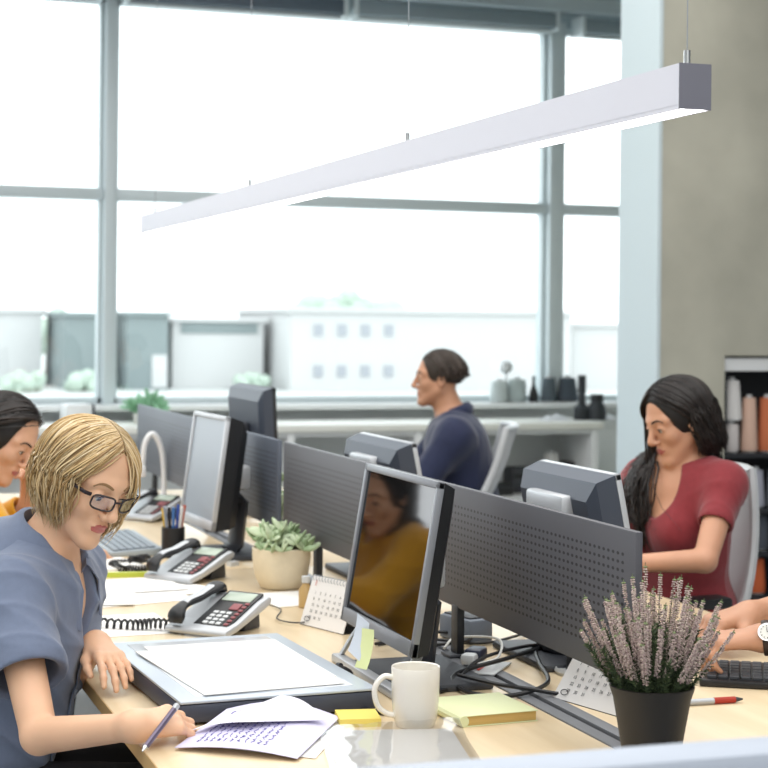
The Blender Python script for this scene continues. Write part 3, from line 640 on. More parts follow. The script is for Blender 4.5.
# button strip down the blouse front
def placket(root, so, nk, T, inv, m, t0, t1, wd=.014, btn=None, pvz=None):
    f, l, u = T; L = []; n = 14
    for i in range(n):
        q = t0 + (t1 - t0) * i / (n - 1); p0 = nk + f * .30 - u * q; ps = np.array([p0 + l * k * wd for k in (-1, -.33, .33, 1)])
        for _ in range(40): ps = ps - f * np.clip(ev(so, ps, .3) - .0025, -.01, .015)[:, None] * .6
        L.append([p + inv for p in ps])
    o = MB().sheet(L, .002).build('placket', m, root, ang=60)
    if btn:
        for i in range(2, n - 1, 3): p = (L[i][1] + L[i][2]) / 2 + f * .0025; MB().cyl(p - f * .001, p + f * .0015, .005, 12).build('button', btn, o)
placket(root, so, nk, T, inv, BL['topmat'], .10, .34, btn=mat('pale_button', '#9aa5b8', .4))

# --- woman in red
RED = dict(shL=(2.262, 3.90, .972), shR=(2.185, 4.21, .958), neck=(2.205, 4.05, 1.005), pelvis=(2.27, 4.12, .55), head=(2.180, 4.012, 1.124), hs=.885, hf=(-.93, -.05, -.36), hup=(-.12, .05, 1), arm=.88,
    elL=(2.145, 3.80, .790), wrL=(1.985, 3.92, .772), elR=(2.04, 4.30, .79), wrR=(1.87, 4.17, .775), res=.0036, cres=.0045, sleeve=.50, sleeve_ease=.004, ease=.006, fold=.005, fscale=34, seed=5,
    handL=((-.8, .35, -.12), (-.1, -.1, 1), (.2, .9, 0), dict(s=.92)), handR=((-.85, -.1, -.1), (0, 0, 1), (0, -1, 0), dict(s=.92)),
    knL=(1.86, 4.0, .53), knR=(1.86, 4.2, .53), anL=(1.9, 4.0, .10), anR=(1.9, 4.2, .10), skin=skin('olive', '#c9977a', '#a8544f'), brow=('dark_brow', '#1d1512', .7),
    pants=('dark_green_trousers', '#234034', .8), topname='red_top', topmat=mat('dark_red_jersey', '#852a31', .85, var=.06, vscale=80, bump=.1, bscale=900, sheen=.2), neckline=neck_v(.115, .085, .060, .12), bust=1.05)
root, ops, so, F, P, T, hc, s, inv, nk = person('woman with long black hair in a dark red top, typing beyond the screen', RED)
bh = [mat('black_hair', '#1c1614', .38, islands=('#0e0b0a', '#1d1613', '#2b201b', '#171210'), spec=.55), mat('black_hair_under', '#120e0d', .6)]
cap = hcap(P, F, s, (.102, .083, .097), [((-.05, 0, -.05), (.058, .074, .09))], face=((.110, 0, -.03), (.088, .080, .125)))
V, Q = sdf_mesh(cap, .005); hr = mesh_np('hair', V + inv, Q, bh[1], root)
fw = -T[0]
dr = lambda ph, side: (T[0] * rng.normal(-.040, .018) + T[1] * rng.normal(0, .012)) if side < 0 and ph > -2.3 else (-T[0] * .045 + A(0, 0, 0) if side > 0 else -T[0] * .06)
def strands_long(N, phis, drop, drf, front, ypart=.0, **k):
    return hair_paths(hc, F, s, N, ypart, phis, drop, drift=drf, gravity=.9, curl=.05, wave=.006, K=24, **k)
pp = strands_long(2600, (86, 52), .28, dr, 1, drop_left=.42, rad=(.112, .091, .103), drop_front=1.25)
pp = push_out(so, push_out(ops, pp.reshape(-1, 3), .006), .008).reshape(pp.shape)
strand_mesh('hair_locks', pp + inv, rng.uniform(.0016, .0034, len(pp)), bh[0], hr)

# --- man in navy
MAN = dict(shL=(2.325, 5.985, .95), shR=(2.455, 6.335, .95), neck=(2.39, 6.16, 1.0), pelvis=(2.47, 6.13, .55), head=(2.335, 6.18, 1.158), hs=.90, hf=(-.94, .25, -.02), man=True, girth=1.12,
    elL=(2.17, 5.99, .735), wrL=(1.95, 6.10, .775), elR=(2.28, 6.42, .74), wrR=(2.04, 6.40, .775), res=.0045, cres=.006, sleeve=1.92, sleeve_ease=.014, ease=.012, fold=.007, fscale=30, seed=8,
    handL=((-.9, .2, -.05), (0, 0, 1), (0, 1, 0), {}), handR=((-.9, -.1, -.05), (0, 0, 1), (0, -1, 0), {}),
    knL=(2.04, 6.18, .54), knR=(2.10, 6.38, .54), anL=(2.04, 6.18, .10), anR=(2.10, 6.38, .10), skin=skin('tanned', '#c08f72', '#a4685a'), brow=('brown_brow', '#3a2d24', .7),
    pants=('dark_trousers', '#23262c', .8), topname='shirt', topmat=mat('navy_cotton', '#1e2645', .85, var=.06, vscale=60, sheen=.2), neckline=neck_v(.05, .022, .066, .12))
root, ops, so, F, P, T, hc, s, inv, nk = person('man in a navy shirt looking at his screen, in front of the windows', MAN)
mh = [mat('brown_hair', '#3b3029', .5, islands=('#2a221d', '#453931', '#5c5149', '#332a24')), mat('brown_hair_under', '#30271f', .7)]
cap = hcap(P, F, s, (.100, .079, .092), [], face=((.124, 0, -.012), (.088, .092, .112))) + [EL(P(.02, 0, -.11), A(.2, .2, .10) * s, F, .01, 's')]
V, Q = sdf_mesh(cap, .005); hr = mesh_np('hair', V + inv, Q, mh[1], root)
pp = hair_paths(hc, F, s, 1100, .02, (84, 84), .022, rad=(.104, .081, .096), curl=.1, K=10, wave=.004, elend=.10, frontx=.62, jit=.03)
pp = push_out(ops, pp.reshape(-1, 3), .003).reshape(pp.shape); strand_mesh('hair_locks', pp + inv, rng.uniform(.0018, .0032, len(pp)), mh[0], hr)
collar(root, nk, T, P, inv, MAN['topmat'], r0=.066, h=.042, flare=.012, drop=.01, gap=.3)

# --- dark-haired woman in yellow
YEL = dict(arm=.9, shL=(.43, 4.76, .945), shR=(.40, 4.38, .945), neck=(.43, 4.55, .99), pelvis=(.25, 4.60, .54), head=(.516, 4.485, 1.066), hs=.89, hf=(.66, -.50, -.48), hup=(.3, 0, 1),
    elL=(.52, 4.86, .775), wrL=(.62, 4.78, .86), elR=(.52, 4.33, .785), wrR=(.70, 4.53, .765), res=.0042, cres=.005, sleeve=1.8, sleeve_ease=.016, ease=.012, fold=.008, fscale=32, seed=21,
    handL=((.1, -.25, .9), (.5, .8, .2), (.8, -.4, 0), dict(curl=(.8, .8, .5))), handR=((.8, .5, -.1), (-.05, 0, 1), (-.5, .8, 0), dict(curl=(.6, .6, .4), thumb=(.4, .6))),
    knL=(.66, 4.68, .53), knR=(.66, 4.5, .53), anL=(.62, 4.68, .10), anR=(.62, 4.5, .10), skin=skin('brown', '#d3a385', '#a85a52'), brow=('dark_brow', '#1d1512', .7),
    pants=('dark_trousers', '#23262c', .8), topname='sweater', topmat=mat('mustard_knit', '#d69a12', .9, bump=.4, bscale=300, sheen=.3), neckline=neck_v(.03, .04, .06), bust=1.1)
root, ops, so, F, P, T, hc, s, inv, nk = person('dark-haired woman in a yellow sweater bent over her desk at the left edge', YEL)
cap = hcap(P, F, s, (.103, .084, .098), [((-.05, 0, -.05), (.06, .078, .09))], face=((.115, 0, .0), (.090, .092, .128)))
V, Q = sdf_mesh(cap, .005); hr = mesh_np('hair', V + inv, Q, bh[1], root)
pp = hair_paths(hc, F, s, 1500, .0, (100, 100), .15, frontx=.68, rad=(.113, .092, .103), gravity=.8, curl=.1, wave=.006, K=18, drift=lambda ph, sd: -F[0] * .02)
pp = push_out(so, push_out(ops, pp.reshape(-1, 3), .005), .006).reshape(pp.shape); strand_mesh('hair_locks', pp + inv, rng.uniform(.0016, .0034, len(pp)), bh[0], hr)

# --- person with the wristwatch, mostly outside the picture on the right
WAT = dict(shL=(2.32, 2.58, 1.0), shR=(2.32, 2.98, 1.0), neck=(2.33, 2.78, 1.05), pelvis=(2.42, 2.78, .56), head=(2.27, 2.78, 1.205), hs=1.0, hf=(-.9, 0, -.4), man=True, girth=1.05, arm=.88,
    elL=(1.86, 2.60, .84), wrL=(1.658, 2.727, .812), elR=(2.05, 3.07, .83), wrR=(1.80, 3.01, .803), res=.0042, cres=.007, sleeve=.6, sleeve_ease=.014, ease=.012, seed=31,
    handL=((-.88, .40, -.06), (-.1, -.1, 1), (.3, .8, 0), dict(curl=(.8, .9, .6), s=.9)), handR=((-.9, -.1, -.1), (0, 0, 1), (0, -1, 0), dict(curl=(.7, .7, .5))),
    knL=(1.98, 2.68, .55), knR=(1.98, 2.88, .55), anL=(2.0, 2.68, .10), anR=(2.0, 2.88, .10), skin=MATS['tanned_skin'] and [MATS['tanned_skin'], MATS['tanned_lips']], brow=('brown_brow', '#3a2d24', .7),
    pants=('dark_trousers', '#23262c', .8), topname='t_shirt', topmat=mat('pale_grey_jersey', '#b9bcc2', .85), neckline=neck_v(.03, .04, .066))
root, ops, so, F, P, T, hc, s, inv, nk = person('person with a wristwatch typing, only the forearms in view at the right edge', WAT)
cap = hcap(P, F, s, (.100, .079, .092), [], face=((.122, 0, -.035), (.085, .088, .105))) + [EL(P(.02, 0, -.12), A(.2, .2, .10) * s, F, .01, 's')]
V, Q = sdf_mesh(cap, .005); mesh_np('hair', V + inv, Q, mh[1], root)
el, wr = A(1.86, 2.60, .84), A(1.658, 2.727, .812); d = nrm(el - wr); c0 = wr + d * .010 + inv; FR = frame(d, (-.45, -.75, .45)); wt = MB()
ring = [Vector(c0 + (FR[1] * math.cos(a) * .0295 + FR[2] * math.sin(a) * .0285)) for a in np.linspace(0, 2 * PI, 25)]
wt.tube(ring, .010, 8, cap=False, flat=.22); wo = wt.build('wristwatch', mat('brown_watch_strap', '#33241b', .6), root)
q = c0 + FR[2] * .029; MB().cyl(q - FR[2] * .002, q + FR[2] * .006, .0165, 24).build('watch_case', mat('steel_case', '#d0d0d0', .2, 1.0), wo); MB().cyl(q + FR[2] * .0058, q + FR[2] * .0068, .0135, 24).build('watch_dial', mat('white_dial', '#dcdcd6', .3), wo); mk = MB(); uu = FR[1]; vv = FR[0]
for k in range(12): a = k * PI / 6; e_ = uu * math.cos(a) + vv * math.sin(a); mk.tube([q + FR[2] * .0072 + e_ * .0100, q + FR[2] * .0072 + e_ * .0125], .0006, 4)
mk.tube([q + FR[2] * .0074, q + FR[2] * .0074 + uu * .008], .0006, 4).tube([q + FR[2] * .0074, q + FR[2] * .0074 + vv * .0105], .0005, 4).build('watch_hands', mat('black_print', '#3a3a3e', .7), wo)
# ------------------------------------------------------------------ things on the desks
SCREEN = mat('glossy_black_screen', '#060709', .05, spec=.6); CHROME = mat('chrome', '#cccccc', .15, 1.0); PAPER = mat('white_paper', '#eceae6', .8); INK = mat('blue_ink', '#6f6ca6', .7); REDI = mat('red_print', '#c23434', .6); BLKI = mat('black_print', '#3a3a3e', .7)
def monitor(label, loc, rz, w_, h, zc, tilt, frame_m, back_m, lit=None, deep=.05, box=True, hz=(-.05, .015), feet=False):
    """screen faces local +x"""
    t = thing('monitor', label, 'monitor', (loc[0], loc[1], TZ), rz, group=None); R = Matrix.Rotation(-tilt, 3, 'Y'); c = (0, 0, zc); a, b = w_ / 2, h / 2
    f = MB()
    for lo, hi in (((-.004, -a, b - .013), (.008, a, b)), ((-.004, -a, -b), (.008, a, -b + .026)), ((-.004, -a, -b), (.008, -a + .013, b)), ((-.004, a - .013, -b), (.008, a, b))): f.box(lo, hi, .002, R, c)
    f.build('bezel', frame_m, t)
    MB().box((-.010, -a + .012, -b + .022), (.003, a - .012, b - .012), 0, R, c).build('screen', lit or SCREEN, t)
    k = MB(); s = bmesh.new(); L1 = [(-.004, sy * (a - .001), sz * (b - .001)) for sy, sz in ((-1, -1), (1, -1), (1, 1), (-1, 1))]; L2 = [(-.012 - deep * .6, y * .97, z * .95) for _, y, z in L1]; L3 = [(-.012 - deep, y * .88, z * .80 - .01) for _, y, z in L1]
    P_ = [R @ Vector(p) + Vector(c) for p in L1 + L2 + L3]; k._add(P_, [[0, 1, 2, 3], [11, 10, 9, 8]] + [[q * 4 + i, q * 4 + (i + 1) % 4, q * 4 + 4 + (i + 1) % 4, q * 4 + 4 + i] for q in (0, 1) for i in range(4)])
    k.build('back_housing', back_m, t, ang=20); s.free()
    nk_ = MB(); q = R @ Vector((-.012 - deep, 0, -.02)) + Vector(c); nk_.box((-.02, -.055, -.075), (.004, .055, .055), .006, R, q); nk_.tube([q + Vector((-.01, 0, -.03)), (q.x - .045, 0, zc * .62), (q.x - .03, 0, .03), (q.x - .01, 0, .012)], [.045, .045, .05, .055], 8, flat=.35, up=(1, 0, 0)); nk_.build('neck', DGREY if frame_m is not CHROME else SILVER, t)
    if box: MB().box((q.x - .045, -.085, zc + hz[0]), (q.x - .004, .085, zc + hz[1]), .008).build('hinge_cover', DGREY if frame_m is BLACK else SILVER, t)
    x1 = .03 if feet else .085
    bs = MB(); bs.box((-.15, -.13, 0), (x1, .13, .014), .005); bs.build('base', DGREY, t)
    e = .19 if feet else .13; MB().box((x1 - .002, -e, 0), (x1 + (.022 if feet else .010), e, .016), .004).build('base_edge', SILVER, t)
    if feet:
        for sy in (-1, 1): MB().tube([(x1 + .008, sy * .175, .012), (.018, sy * .165, .05), (-.012, sy * .15, .10)], .012, 8, flat=.4).build('foot_arm', SILVER, t)
    return t
BBACK = mat('blue_grey_plastic', '#3c4350', .45)
monitor('near monitor with dark glossy screen and two sticky notes, behind the white mug', (1.025, 2.945), PI, .398, .30, .224, .16, mat('mid_grey_bezel', '#7d8086', .4, .2), BLACK, deep=.022, feet=True)
monitor('second monitor along the left desks, pale screen, behind the black pen holder', (1.07, 4.62), PI + .06, .315, .305, .236, .13, SILVER, BLACK, lit=mat('pale_grey_screen', '#8f9aa6', .3))
monitor('monitor seen from behind over the near screen, beside the woman in red', (1.47, 3.05), 0, .345, .30, .220, .2, SILVER, BBACK, hz=(.03, .10))
monitor('monitor seen from behind in front of the man in navy', (1.47, 4.19), 0, .42, .30, .20, .2, SILVER, BBACK, hz=(.045, .105))
monitor('dark monitor seen from behind, farthest along the screens', (1.49, 5.66), 0, .46, .34, .255, .05, BLACK, BBACK, deep=.035, hz=(-.06, .05))

def phone(label, loc, rz, extra=None):
    t = thing('desk_phone', label, 'phone', (loc[0], loc[1], TZ), rz, group=None); t.scale = (.80, .80, .80)
    b = MB(); side = [(-.105, .012), (-.10, .022), (-.04, .036), (.06, .076), (.095, .086), (.108, .078), (.100, .064), (.05, .046), (-.05, .014), (-.098, .004)]
    b.prism(side, -.095, .095, .004); b.build('phone_body', SILVER, t)
    up = (.04 / .10, 1); sl = math.atan2(.040, .10); R = Matrix.Rotation(-sl, 3, 'Y'); o = (.01, 0, .0575)
    MB().box((-.092, -.080, -.003), (.088, .030, .0035), .003, R, o).build('face_plate', BLACK, t)
    MB().box((.035, -.07, .003), (.078, .02, .0055), .002, R, o).build('display', mat('lcd_grey_green', '#a7b3a4', .25), t)
    k = MB()
    for i in range(4):
        for j in range(3): k.box((-.082 + i * .017, -.052 + j * .020, .003), (-.071 + i * .017, -.037 + j * .020, .0075), .0015, R, o)
    k.build('keypad', LGREY, t)
    k = MB()
    for i in range(7): k.box((-.082 + i * .017, -.075, .003), (-.072 + i * .017, -.062, .007), .0015, R, o)
    k.box((-.008, -.058, .003), (.022, -.03, .007), .004, R, o); k.build('function_keys', mat('dark_red_key', '#8a4a4e', .5), t)
    P_ = [(-.100, .062, .030), (-.092, .062, .058), (-.06, .062, .074), (0, .062, .082), (.05, .062, .096), (.085, .062, .101), (.10, .062, .088)]
    hd = MB(); hd.tube(spline(P_, 4), [.019, .023, .026, .026, .024, .022, .019, .018, .018, .018, .018, .018, .018, .018, .019, .020, .022, .024, .026, .026, .025, .023, .021, .020, .019][:25], 12, flat=.55, up=(0, 0, 1)); hd.build('handset', BLACK, t)
    MB().tube(spline([(-.098, .062, .052), (-.06, .062, .082), (0, .062, .092), (.05, .062, .106), (.088, .062, .108)], 4), .013, 8, flat=.25, up=(0, 0, 1)).build('handset_trim', SILVER, [c for c in t.children if c.name.startswith('handset')][0])
    MB().prism([(.03, .001), (.105, .001), (.098, .062), (.06, .05)], -.06, .06, .003).build('stand_foot', DGREY, t); return t
phone('desk phone with curly cord nearest the white light table', (.842, 3.50), math.radians(41))
phone('desk phone in front of the second monitor, beside the black pen holder', (.94, 4.22), math.radians(35))
phone('small far desk phone at the foot of the white hoop lamp', (1.10, 5.52), math.radians(38))
def coil(label, pts, r=.0095, wr=.0022, turns=26, name='coiled_cord'):
    S = spline(pts, 40); n = len(S); H = []
    for i in range(n):
        t = (S[min(i + 1, n - 1)] - S[max(i - 1, 0)]).normalized(); u = Vector((0, 0, 1)); v = t.cross(u).normalized(); a = 2 * PI * turns * i / n
        H.append(S[i] + u * (math.sin(a) * r) + v * (math.cos(a) * r))
    tag(MB().tube(H, wr, 6).build(name, BLACK), label, 'cord')
zt = TZ + .012
coil('curly black phone cord lying from the near phone towards the blonde woman', [(.775, 3.50, zt), (.72, 3.54, zt + .004), (.67, 3.56, zt), (.60, 3.61, zt)], turns=17, wr=.0028)
coil('curly black phone cord heaped beside the second phone', [(.86, 4.34, zt), (.80, 4.36, zt), (.79, 4.45, zt), (.85, 4.48, zt), (.87, 4.40, zt + .02), (.82, 4.38, zt + .02)], turns=48)

# light table and its sheets
t = thing('light_table', 'flat grey light table with white sheets on it, beside the blonde woman', 'light box', (.742, 2.965, TZ), .05)
MB().box((-.168, -.265, .004), (.168, .265, .035), .006).build('case', mat('dark_blue_grey_case', '#3c4150', .5), t); MB().box((-.168, -.265, .035), (.168, .265, .040), .003).build('top_frame', mat('pale_silver', '#b9c2cc', .35, .2), t)
MB().box((-.135, -.235, .0398), (.135, .235, .0408), .0004).build('glass_top', mat('opal_glass', '#e4e8ee', .12), t)
k = MB(); k.box((-.14, -.24, 0), (-.11, -.21, .004)).box((.11, -.24, 0), (.14, -.21, .004)).box((-.14, .21, 0), (-.11, .24, .004)).box((.11, .21, 0), (.14, .24, .004)); k.build('foot_pads', BLACK, t)
def sheet(name, label, cat, corners, bow=0.0, m=PAPER, n=10, group=None, th=.0006, curl=None):
    a, b, c, d = [Vector(p) for p in corners]; G = []
    for i in range(n + 1):
        u = i / n; r = []
        for j in range(n + 1):
            v = j / n; p = (a * (1 - v) + d * v) * (1 - u) + (b * (1 - v) + c * v) * u; p.z += bow * math.sin(PI * u) * (.4 + .6 * v) + (curl(u, v) if curl else 0); r.append(p)
        G.append(r)
    o = MB().sheet(G, th).build(name, m); return tag(o, label, cat, group), G
def flat(name, label, cat, x, y, z, w_, h, rz, th=.0012, m=PAPER, group=None):
    return tag(MB().box((-w_ / 2, -h / 2, 0), (w_ / 2, h / 2, th)).build(name, m, loc=(x, y, z), rz=rz), label, cat, group)
flat('paper_sheet', 'large white sheet on top of the light table', 'paper', .735, 2.925, .7724, .245, .39, .10)
flat('paper_sheet', 'white sheet under the large one, showing at the light table\'s back edge', 'paper', .750, 2.98, .771, .25, .36, .03)
# the sheets being written on
(o, G) = sheet('paper_sheet', 'lavender page with blue handwriting held under the blonde woman\'s pen', 'paper', [(.548, 2.548, .7345), (.705, 2.432, .735), (.84, 2.655, .738), (.66, 2.68, .757)], .018, mat('lavender_paper', '#cfcbe4', .8))  # shading of the page put into its lavender colour
k = MB(); N_ = 10
def onG(u, v):
    i = min(int(u * N_), N_ - 1); j = min(int(v * N_), N_ - 1); a, b = u * N_ - i, v * N_ - j
    return (G[i][j] * (1 - a) + G[i + 1][j] * a) * (1 - b) + (G[i][j + 1] * (1 - a) + G[i + 1][j + 1] * a) * b
for ln in range(11):
    u = .14 + ln * .055; v = .12
    while v < .82:
        L = random.uniform(.04, .10); pts = []
        for q in range(7): vv = v + L * q / 6; pts.append(onG(u + random.uniform(-.014, .014), min(vv, .95)) + Vector((0, 0, .0012)))
        k.tube(pts, .00055, 4); v += L + .025
k.build('handwriting', INK, o)
sheet('paper_sheet', 'lifted blank page bent up over the handwritten page', 'paper', [(.582, 2.592, .748), (.665, 2.555, .764), (.80, 2.60, .748), (.745, 2.665, .777)], .010, mat('pale_lilac_paper', '#e2e0ec', .8))  # fainter shade tint in the lifted page's colour
sheet('paper_sheet', 'white page lying under the handwritten page, its corner showing right', 'paper', [(.62, 2.54, .7312), (.735, 2.44, .7312), (.862, 2.665, .7312), (.745, 2.70, .7312)], 0.0)
# pen in her hand
t = thing('pen', 'silver and purple pen in the blonde woman\'s right hand', 'pen', (.522, 2.548, .763), rot=(0, 0, 0))
pa, pb = Vector((.030, .028, .022)), Vector((-.028, -.050, -.012)); d = (pb - pa)
MB().tube([pa, pb], .0046, 10).build('barrel', mat('purple_grey_metal', '#6d6378', .3, .5), t); MB().tube([pb, pb + d * .10], [.0044, .001], 10).build('tip', CHROME, t); MB().tube([pa - d * .12, pa], .005, 10).build('cap', SILVER, t)

# mug
t = thing('mug', 'white ceramic mug standing in front of the near monitor', 'mug', (.948, 2.598, TZ)); CER = mat('white_glaze', '#e6e2d8', .2, coat=.3)
MB().lathe([(.026, 0), (.030, .001), (.0345, .012), (.0375, .04), (.0385, .07), (.039, .094), (.0383, .0955), (.0365, .094), (.0358, .06), (.033, .014), (.0, .008)], 40).build('cup', CER, t)
MB().tube(spline([(-.0345, 0, .078), (-.052, 0, .080), (-.066, 0, .062), (-.062, 0, .036), (-.048, 0, .022), (-.0335, 0, .018)], 6), .0058, 10, flat=.8).build('handle', CER, t, rz=math.radians(-8))
# sticky pad, pen, notebook, sleeve, paper strip
flat('sticky_pad', 'small yellow pad of sticky notes left of the mug', 'sticky notes', .868, 2.648, TZ, .066, .070, -.18, .013, mat('yellow_sticky', '#e2cf6a', .8))
t = thing('pen', 'black pen lying behind the yellow sticky pad', 'pen', (.893, 2.713, TZ + .005), math.atan2(-.09, .083)); MB().tube([(-.065, 0, 0), (.05, 0, 0)], .0046, 10).build('barrel', BLACK, t); MB().tube([(.05, 0, 0), (.066, 0, 0)], [.0044, .001], 10).build('tip', SILVER, t); MB().box((-.062, -.001, .004), (-.03, .001, .0065)).build('clip', BLACK, t)
t = thing('notebook', 'small thick notebook with pale green cover, right of the mug', 'notebook', (1.08, 2.64, TZ), .06); GC = mat('pale_green_cover', '#dadfb2', .6)
MB().box((-.066, -.072, 0), (.066, .072, .0015), .0006).build('back_cover', GC, t); MB().box((-.062, -.069, .0015), (.064, .069, .0165), .001).build('pages', mat('tan_page_edges', '#c9a968', .85, var=.12, vscale=3, stretch=(.1, .1, 400)), t); MB().box((-.066, -.072, .0165), (.066, .072, .018), .0006).build('front_cover', GC, t); MB().tube([(-.066, -.072, .009), (-.066, .072, .009)], .009, 10, flat=.99).build('spine', GC, t)
PL = bpy.data.materials.new('clear_plastic'); PL.use_nodes = True; nt = PL.node_tree; nt.nodes.remove(nt.nodes['Principled BSDF']); tr_ = nt.nodes.new('ShaderNodeBsdfTransparent'); gs_ = nt.nodes.new('ShaderNodeBsdfGlossy'); gs_.inputs[1].default_value = .08; mx_ = nt.nodes.new('ShaderNodeMixShader'); mx_.inputs[0].default_value = .22
nt.links.new(tr_.outputs[0], mx_.inputs[1]); nt.links.new(gs_.outputs[0], mx_.inputs[2]); nt.links.new(mx_.outputs[0], nt.nodes['Material Output'].inputs[0])
t = thing('document_sleeve', 'clear plastic sleeve of papers at the bottom edge, in front of the mug', 'folder', (.862, 2.425, TZ), -.22)
MB().box((-.10, -.148, .0005), (.098, .146, .005), .0008).build('papers', PAPER, t)
G2 = [[(-.112 + .224 * i / 12, -.157 + .314 * j / 12, .0062 + .003 * abs(math.sin(i * 1.1 + j * .7)) * (i > 0 and i < 12) + .012 * max(0, (j - 9) / 3) * (i / 12)) for j in range(13)] for i in range(13)]
MB().sheet(G2, .0004).build('plastic_film', PL, t, ang=60)
flat('paper_strip', 'narrow white paper strip beside the near monitor\'s foot', 'paper', .937, 2.80, TZ, .028, .14, -.2, .0015)
# sticky notes on the near monitor
t0 = Vector((.931, 2.865, .822))
for (dy, dz, r, col, nm, lab) in ((.03, .0, .1, '#c3cbd6', 'bluish', 'pale blue sticky note on the bottom edge of the near monitor, left one'), (-.012, -.012, -.12, '#d3dba0', 'green', 'pale green sticky note on the bottom edge of the near monitor, right one')):
    G3 = [[(-.030 * (i / 6) ** 2 * .5 - .0015 - (.004 if nm == 'green' else 0), (j / 6 - .5) * .066, -.066 * i / 6 + .02) for j in range(7)] for i in range(7)]
    tag(MB().sheet(G3, .0005).build('sticky_note', mat(nm + '_note', col, .8), loc=(.948, 2.835 + dy, .838 + dz), rot=(r, 0, 0)), lab, 'sticky note')
# mouse and a mouse-shaped gadget
def mouse(label, x, y, rz, s=1.0, name='computer_mouse'):
    t = thing(name, label, 'mouse', (x, y, TZ), rz); G = []
    b = MB(); n, m_ = 14, 8; V = []; 
    b.ell((0, 0, .012 * s), (.054 * s, .031 * s, .024 * s), n=20, m=12)
    for v in b.b.verts: v.co.z = max(v.co.z, .001)
    b.build('shell', BLACK, t); MB().cyl((.025 * s, -.004 * s, .031 * s), (.025 * s, .004 * s, .031 * s), .006 * s, 12).build('scroll_wheel', DGREY, t)
mouse('black computer mouse under the sticky notes of the near monitor', .905, 2.93, .4)
mouse('small rounded black mouse left of the near monitor\'s foot', .905, 3.14, 1.9, .8)  # unidentified gadget, drawn with the mouse shape
# tent calendars
def calendar(label, loc, rz, w_, h, lean, rows, red):
    t = thing('desk_calendar', label, 'calendar', (loc[0], loc[1], TZ), rz); d = h * math.sin(lean); z = h * math.cos(lean); CARD = mat('calendar_card', '#e6e4e2', .7)
    for sx, nm in ((1, 'front_page'), (-1, 'back_page')):
        MB().sheet([[(sx * d * (1 - i / 3), w_ * (j / 3 - .5), z * i / 3 + .001) for j in range(4)] for i in range(4)], .0012).build(nm, CARD, t)
    MB().box((-d, -w_ / 2, 0), (d, w_ / 2, .0015)).build('base', BLACK, t)
    fr = [c for c in t.children if c.name.startswith('front')][0]
    up = Vector((-math.sin(lean), 0, math.cos(lean))); right = Vector((0, 1, 0)); n = right.cross(up)
    def put(nm, body, sz, u, v, m): mt = Matrix((right, up, n)).transposed().to_4x4(); mt.translation = Vector((d, 0, 0)) + right * (u - w_ / 2) + up * v + n * .0022; textmesh(nm, body, sz, m, fr, mt, space=1.0)
    dn = list(range(1, 32)); c = w_ / 9.0
    for r in range(5):
        for q in range(7):
            i = r * 7 + q - 1
            if 0 <= i < 31: pass
    body_rows = [[(r * 7 + q) for q in range(1, 8)] for r in range(rows)]
    import_text = []
    bmx = bmesh.new()
    cu = []
    for r, row in enumerate(body_rows):
        for q, v in enumerate(row):
            if v > 31: continue
            mt = Matrix((right, up, n)).transposed().to_4x4(); mt.translation = Vector((d, 0, 0)) + right * (w_ * (.16 + q * .115) - w_ / 2) + up * (h * (.66 - r * .125)) + n * .0022
            o = textmesh('date', str(v), .0085, BLKI, None, mt); me = o.data.copy(); me.transform(mt); bmx.from_mesh(me); bpy.data.objects.remove(o)
    me = bpy.data.meshes.new('dates'); bmx.to_mesh(me); bmx.free(); me.materials.append(BLKI); link('dates', me, fr)
    put('month_number', red, .017, w_ * .10, h * .82, REDI)
    for q in range(9): ang = (right * (w_ * (.13 + .02 * (q % 3)) - w_ / 2) + up * (h * (.10 + .05 * (q // 3))))
    MB().tube([Vector((d, 0, 0)) + right * (w_ * .15 - w_ / 2 + .009 * math.cos(a)) + up * (h * .14 + .005 * math.sin(a)) + n * .003 for a in np.linspace(0, 2 * PI, 16)], .0008, 4, cap=False).build('printed_seal', BLKI, fr)
    rg = MB()
    for i in range(14): y = w_ * (i / 13 - .5) * .9; rg.tube([(.006 * math.cos(a), y, z + .006 * math.sin(a) - .002) for a in np.linspace(0, 2 * PI, 12)], .0008, 4, cap=False)
    rg.build('ring_binding', STEEL, t); return t
def facing(n): return math.atan2(n[1], n[0])
calendar('white tent desk calendar left of the near monitor, in front of the pot plant', (1.085, 3.475), facing((-.95, -.32)), .155, .105, .33, 5, '1')
calendar('white tent desk calendar left of the heather pot, on the cable channel', (1.325, 2.66), facing((-.97, -.25)), .168, .105, .62, 5, '1')
# cables
def cable(label, pts, r=.003, m=BLACK, name='cable'):
    tag(MB().tube(spline(pts, 8), r, 6).build(name, m), label, 'cable', 'loose cables behind the near monitor')
z1, z2, z3 = TZ + .006, TZ + .014, TZ + .022
cable('thick black cable looped beside the perforated screen\'s foot, the outermost loop', [(1.46, 3.14, z1), (1.37, 3.07, z2), (1.32, 2.95, z2), (1.26, 2.78, z2), (1.17, 2.735, z1), (1.11, 2.79, z1), (1.13, 2.89, z2), (1.27, 2.97, z3), (1.39, 3.08, z2), (1.47, 3.10, z1)], .0042)
cable('black cable running from the near monitor across the loop', [(1.03, 2.79, z1), (1.10, 2.83, z1), (1.20, 2.96, z3), (1.33, 3.06, z3), (1.44, 3.15, z1)], .0034)
cable('black cable inside the loop, ending at the second tent calendar', [(1.12, 2.85, z3), (1.155, 2.76, z3), (1.21, 2.74, z2), (1.27, 2.72, z1), (1.34, 2.77, z1)], .0036)
cable('thin black cable tangle behind the near monitor', [(1.10, 3.25, z1), (1.17, 3.28, z1), (1.24, 3.30, z2), (1.30, 3.24, z2), (1.25, 3.18, z2), (1.17, 3.22, z1), (1.12, 3.32, z1)], .0034)
